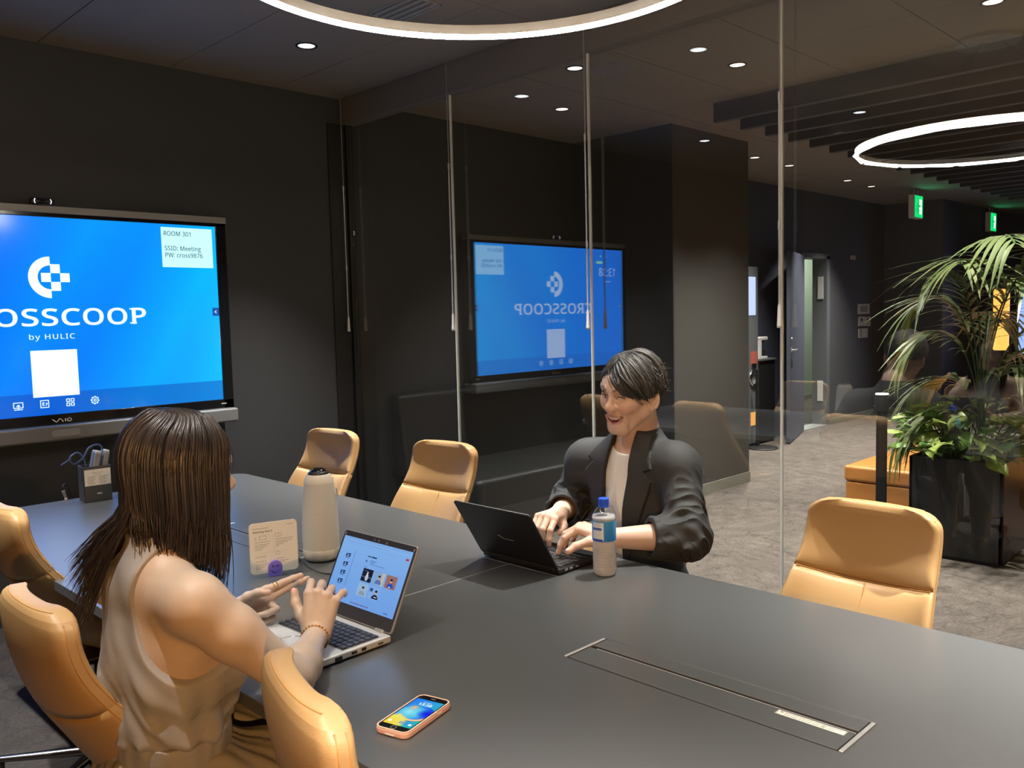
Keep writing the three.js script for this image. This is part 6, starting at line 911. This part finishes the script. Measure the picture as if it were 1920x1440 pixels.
  { const d = V(WR[0] - ER[0], WR[1] - ER[1], WR[2] - ER[2]).normalize(), c = V(...WR).addScaledVector(d, -0.012).add(V(0, -0.002, 0)); const bs = []; const tmp = V(0, 1, 0).cross(d).normalize(), u2 = V(0, 0, 0).crossVectors(d, tmp); for (let k = 0; k < 26; k++) { const a = k / 26 * 6.2832, p = c.clone().addScaledVector(tmp, Math.cos(a) * 0.0275).addScaledVector(u2, Math.sin(a) * 0.0275); bs.push(new THREE.SphereGeometry(0.0034, 10, 8).translate(p.x, p.y, p.z)); } put('bracelet', [...bs, torusAt(c.clone().addScaledVector(d, 0.006), d, 0.0272, 0.0012)], std({ color: new THREE.Color(0.42, 0.19, 0.05), roughness: 0.25, metalness: 0.6 }), 'gold and amber bead bracelet'); }
  // ── blouse
  const hole = (S, s) => ell([S[0] + s * 0.040, S[1] + 0.004, S[2] + 0.0], [0.150, 0.168, 0.17]);
  const hoR = hole(SR, 1), hoL = hole(SL, -1), neckIn = cone([N[0], N[1] + 0.14, N[2]], [N[0], N[1] - 0.0, N[2]], 0.049, 0.048), collarC = cone([N[0] + 0.002, N[1] + 0.06, N[2] + 0.002], [N[0], N[1] - 0.05, N[2]], 0.052, 0.070);
  const blouseF = (x, y, z) => { let d = torso(x, y, z); if (d > 0.09) return d - 0.03; const q = tl(x, y, z); const low = sstep(0.36, 0.14, q[1]), hang = 0.008 + 0.016 * low;
    const fold = (0.003 + 0.0042 * low) * noise3(q[0] * 13 + Math.sin(q[1] * 7), q[1] * 3.2, q[2] * 13) + 0.0018 * low * noise3(q[0] * 22, q[1] * 9, q[2] * 22 + 5) + 0.0055 * sstep(0.40, 0.2, q[1]) * noise3((q[0] - q[1] * 0.8) * 20, (q[0] + q[1]) * 4, 8.8);
    d = smin(d - hang - fold, collarC(x, y, z), 0.02); d = smax(d, -hoR(x, y, z), 0.006); d = smax(d, -hoL(x, y, z), 0.006); d = smax(d, y - (N[1] + 0.055 + 0.06 * (z - N[2])), 0.004); d = smax(d, -neckIn(x, y, z), 0.003); return smax(d, 0.135 - q[1] + 0.010 * noise3(q[0] * 20, 1, q[2] * 20), 0.02); };
  const satin = dataTex(256, (u, v) => g3(0.5 + 0.3 * tileNoise(u, v, 5) + 0.2 * tileNoise(u, v, 14, 3)), false, 1, 1);
  const satinRough = dataTex(256, (u, v) => g3(0.42 + 0.14 * tileNoise(u, v, 7) + 0.10 * tileNoise(u, v, 20, 3)), false, 1, 1);
  const bm = phys({ color: new THREE.Color(0.33, 0.31, 0.285), roughness: 1, roughnessMap: satinRough, specularIntensity: 1, sheen: 0.3, sheenColor: new THREE.Color(0.8, 0.75, 0.7), sheenRoughness: 0.4 });
  put('blouse', withUV(netMesh(blouseF, [-1.86, 0.60, -0.82], [-1.40, 1.08, -0.46], 0.0042, null, 2), 2), bm, 'sleeveless beige satin blouse with a stand collar');
  // armhole edging
  const beltF = frame(TM, (x, y, z) => { const d = ell([0, 0.13, 0], [0.137, 0.16, 0.103])(x, y, z); return Math.max(d - 0.006 - 0.003 * noise3(x * 30, y * 8, z * 30), Math.abs(y - 0.118) - 0.026); });
  put('waistband', withUV(netMesh(beltF, [-1.84, 0.56, -0.84], [-1.42, 0.76, -0.48], 0.004, null, 2), 2), bm);
  const trF = (x, y, z) => { let d = smin(torso(x, y, z), legF(x, y, z), 0.04); if (d > 0.06) return d - 0.02; const q = tl(x, y, z); d -= 0.013 + 0.006 * noise3(q[0] * 26 + q[2] * 20, q[1] * 5, 2.2) ; return smax(smax(d, q[1] - 0.105, 0.01), 0.10 - y, 0.01); };
  put('trousers', withUV(netMesh(trF, [-1.90, 0.08, -1.12], [-1.38, 0.66, -0.42], 0.0065, null, 2), 2), phys({ color: new THREE.Color(0.30, 0.27, 0.23), roughness: 0.5, specularIntensity: 0.8 }));
  for (const s of [1, -1]) put('shoe', withUV(netMesh(off(legs(s)[2], 0.004), [P[0] + s * 0.095 - 0.07, 0, -1.18], [P[0] + s * 0.095 + 0.07, 0.11, -0.86], 0.006, null, 1)), M.blackLeather);
  // ── hair
  const hg = [], tint = t => mixc([0.013, 0.010, 0.009], [0.050, 0.034, 0.026], t);
  const cap = frame(HM, (x, y, z) => { const c = ell([0, 0.024, -0.014], [0.084, 0.090, 0.098])(x, y, z); const line = z > 0.02 ? y - (0.075 - Math.abs(x) * 1.05) : y + 0.075; return smax(c, -line, 0.01); });
  hg.push(tintGeo(netMesh(cap, [ho.x - 0.13, ho.y - 0.12, ho.z - 0.14], [ho.x + 0.13, ho.y + 0.14, ho.z + 0.14], 0.004, null, 1), tint(0)));
  const E1 = V(-1.515, 0.985, -0.745), E2 = V(-1.685, 0.895, -0.530), E3 = V(-1.745, 0.92, -0.66);
  const hp = (az, el, k) => { const d = V(-Math.sin(az) * Math.cos(el), Math.sin(el), Math.cos(az) * Math.cos(el)); const r = k / Math.sqrt((d.x / 0.083) ** 2 + (d.y / 0.090) ** 2 + (d.z / 0.098) ** 2); return V(0, 0.026, -0.014).addScaledVector(d, r).applyMatrix4(HM); };
  // hair masses under the locks
  const mass = U(0.03, ...[[1.5, E1.clone().add(V(0, 0.03, -0.02))], [2.3, E1.clone().add(V(-0.02, 0.06, 0.06))], [2.9, V(-1.575, 1.03, -0.60)], [-2.7, E2.clone().add(V(0.03, 0.06, 0))], [-2.2, E2.clone().add(V(0, 0.03, 0))], [-1.5, E3.clone().add(V(0, 0.03, 0))]].flatMap(([az, e]) => { const a = hp(az, 0, 0.5), b = hp(az, 0, 0.58).add(V(0, -0.09, 0)); return [cone(arr(a), arr(b), 0.035, 0.024), cone(arr(b), arr(b.clone().lerp(e, 0.75)), 0.024, 0.006)]; }));
  hg.push(tintGeo(netMesh(mass, [-1.84, 0.86, -0.86], [-1.42, 1.22, -0.46], 0.006, null, 1), tint(0)));
  const center = V(0, 0.0, -0.014).applyMatrix4(HM);
  for (let k = 0; k < 1500; k++) {
    const az = rr(-Math.PI, Math.PI); const t = rnd(); if (Math.abs(az) < 0.62) continue;
    const front = Math.cos(az), rootZ = clamp(0.055 * front + rr(-0.02, 0.02), -0.06, 0.062), lift = 1.03 + 0.09 * rnd();
    const root = V(rr(-0.006, 0.006), 0.026 + 0.090 * Math.sqrt(Math.max(0.1, 1 - (rootZ / 0.098) ** 2)) * 1.02, -0.014 + rootZ).applyMatrix4(HM);
    let end; const back = Math.PI - Math.abs(az);
    if (az > 0 && az < 2.80) { const u = az / 2.80; end = V(lerp(-1.535, -1.565, u * u), lerp(0.905, 1.045, Math.pow(u, 1.4)), lerp(-0.795, -0.600, u)).add(V(rr(-0.016, 0.012), rr(-0.030, 0.03), rr(-0.010, 0.010))); }
    else if (az >= 2.80 || az < -2.15) end = E2.clone().add(V(rr(-0.022, 0.040), rr(-0.04, 0.12), rr(-0.010, 0.014)));
    else { const u = (-az) / 2.15; end = E3.clone().add(V(rr(-0.02, 0.02), rr(-0.06, 0.12), (u - 0.5) * 0.12 + rr(-0.01, 0.01))); }
    const pts = [root, hp(az * 0.96, 0.95, lift), hp(az, 0.42, lift + 0.01), hp(az, -0.08, lift + 0.02)]; { const e = pts[3].clone().lerp(center, 0.02); e.y = pts[3].y - 0.095; pts.push(e); }
    const last = pts[4]; pts.push(last.clone().lerp(end, 0.45).add(V((last.x - center.x) * 0.03, 0.0, (last.z - center.z) * 0.03)).add(V(rr(-0.004, 0.004), 0, rr(-0.004, 0.004))), end.add(V(rr(-0.004, 0.004), 0, rr(-0.004, 0.004))));
    pts.center = center; hg.push(tintGeo(lock(pts, rr(0.0024, 0.0050), 5, 18, 0.55, 0.05), tint(Math.pow(t, 2.2))));
  }
  for (let k = 0; k < 60; k++) { const az = rr(0.5, 2.9) * (rnd() < 0.7 ? 1 : -1), l = 1.10 + 0.06 * rnd(); const pts = [hp(az, 1.1, 1.04), hp(az + rr(-0.1, 0.1), 0.5, l), hp(az + rr(-0.15, 0.15), -0.2, l + 0.05), hp(az + rr(-0.2, 0.2), -0.8, l + rr(0.05, 0.25))]; pts.center = center; hg.push(tintGeo(lock(pts, rr(0.0008, 0.0014), 4, 14, 0.8, 0.2), tint(0.8))); }
  put('hair', joinColored(hg), phys({ color: 0xffffff, vertexColors: true, roughness: 0.34, specularIntensity: 1 }), 'long dark brown hair');
}
renderer.render(scene, camera);
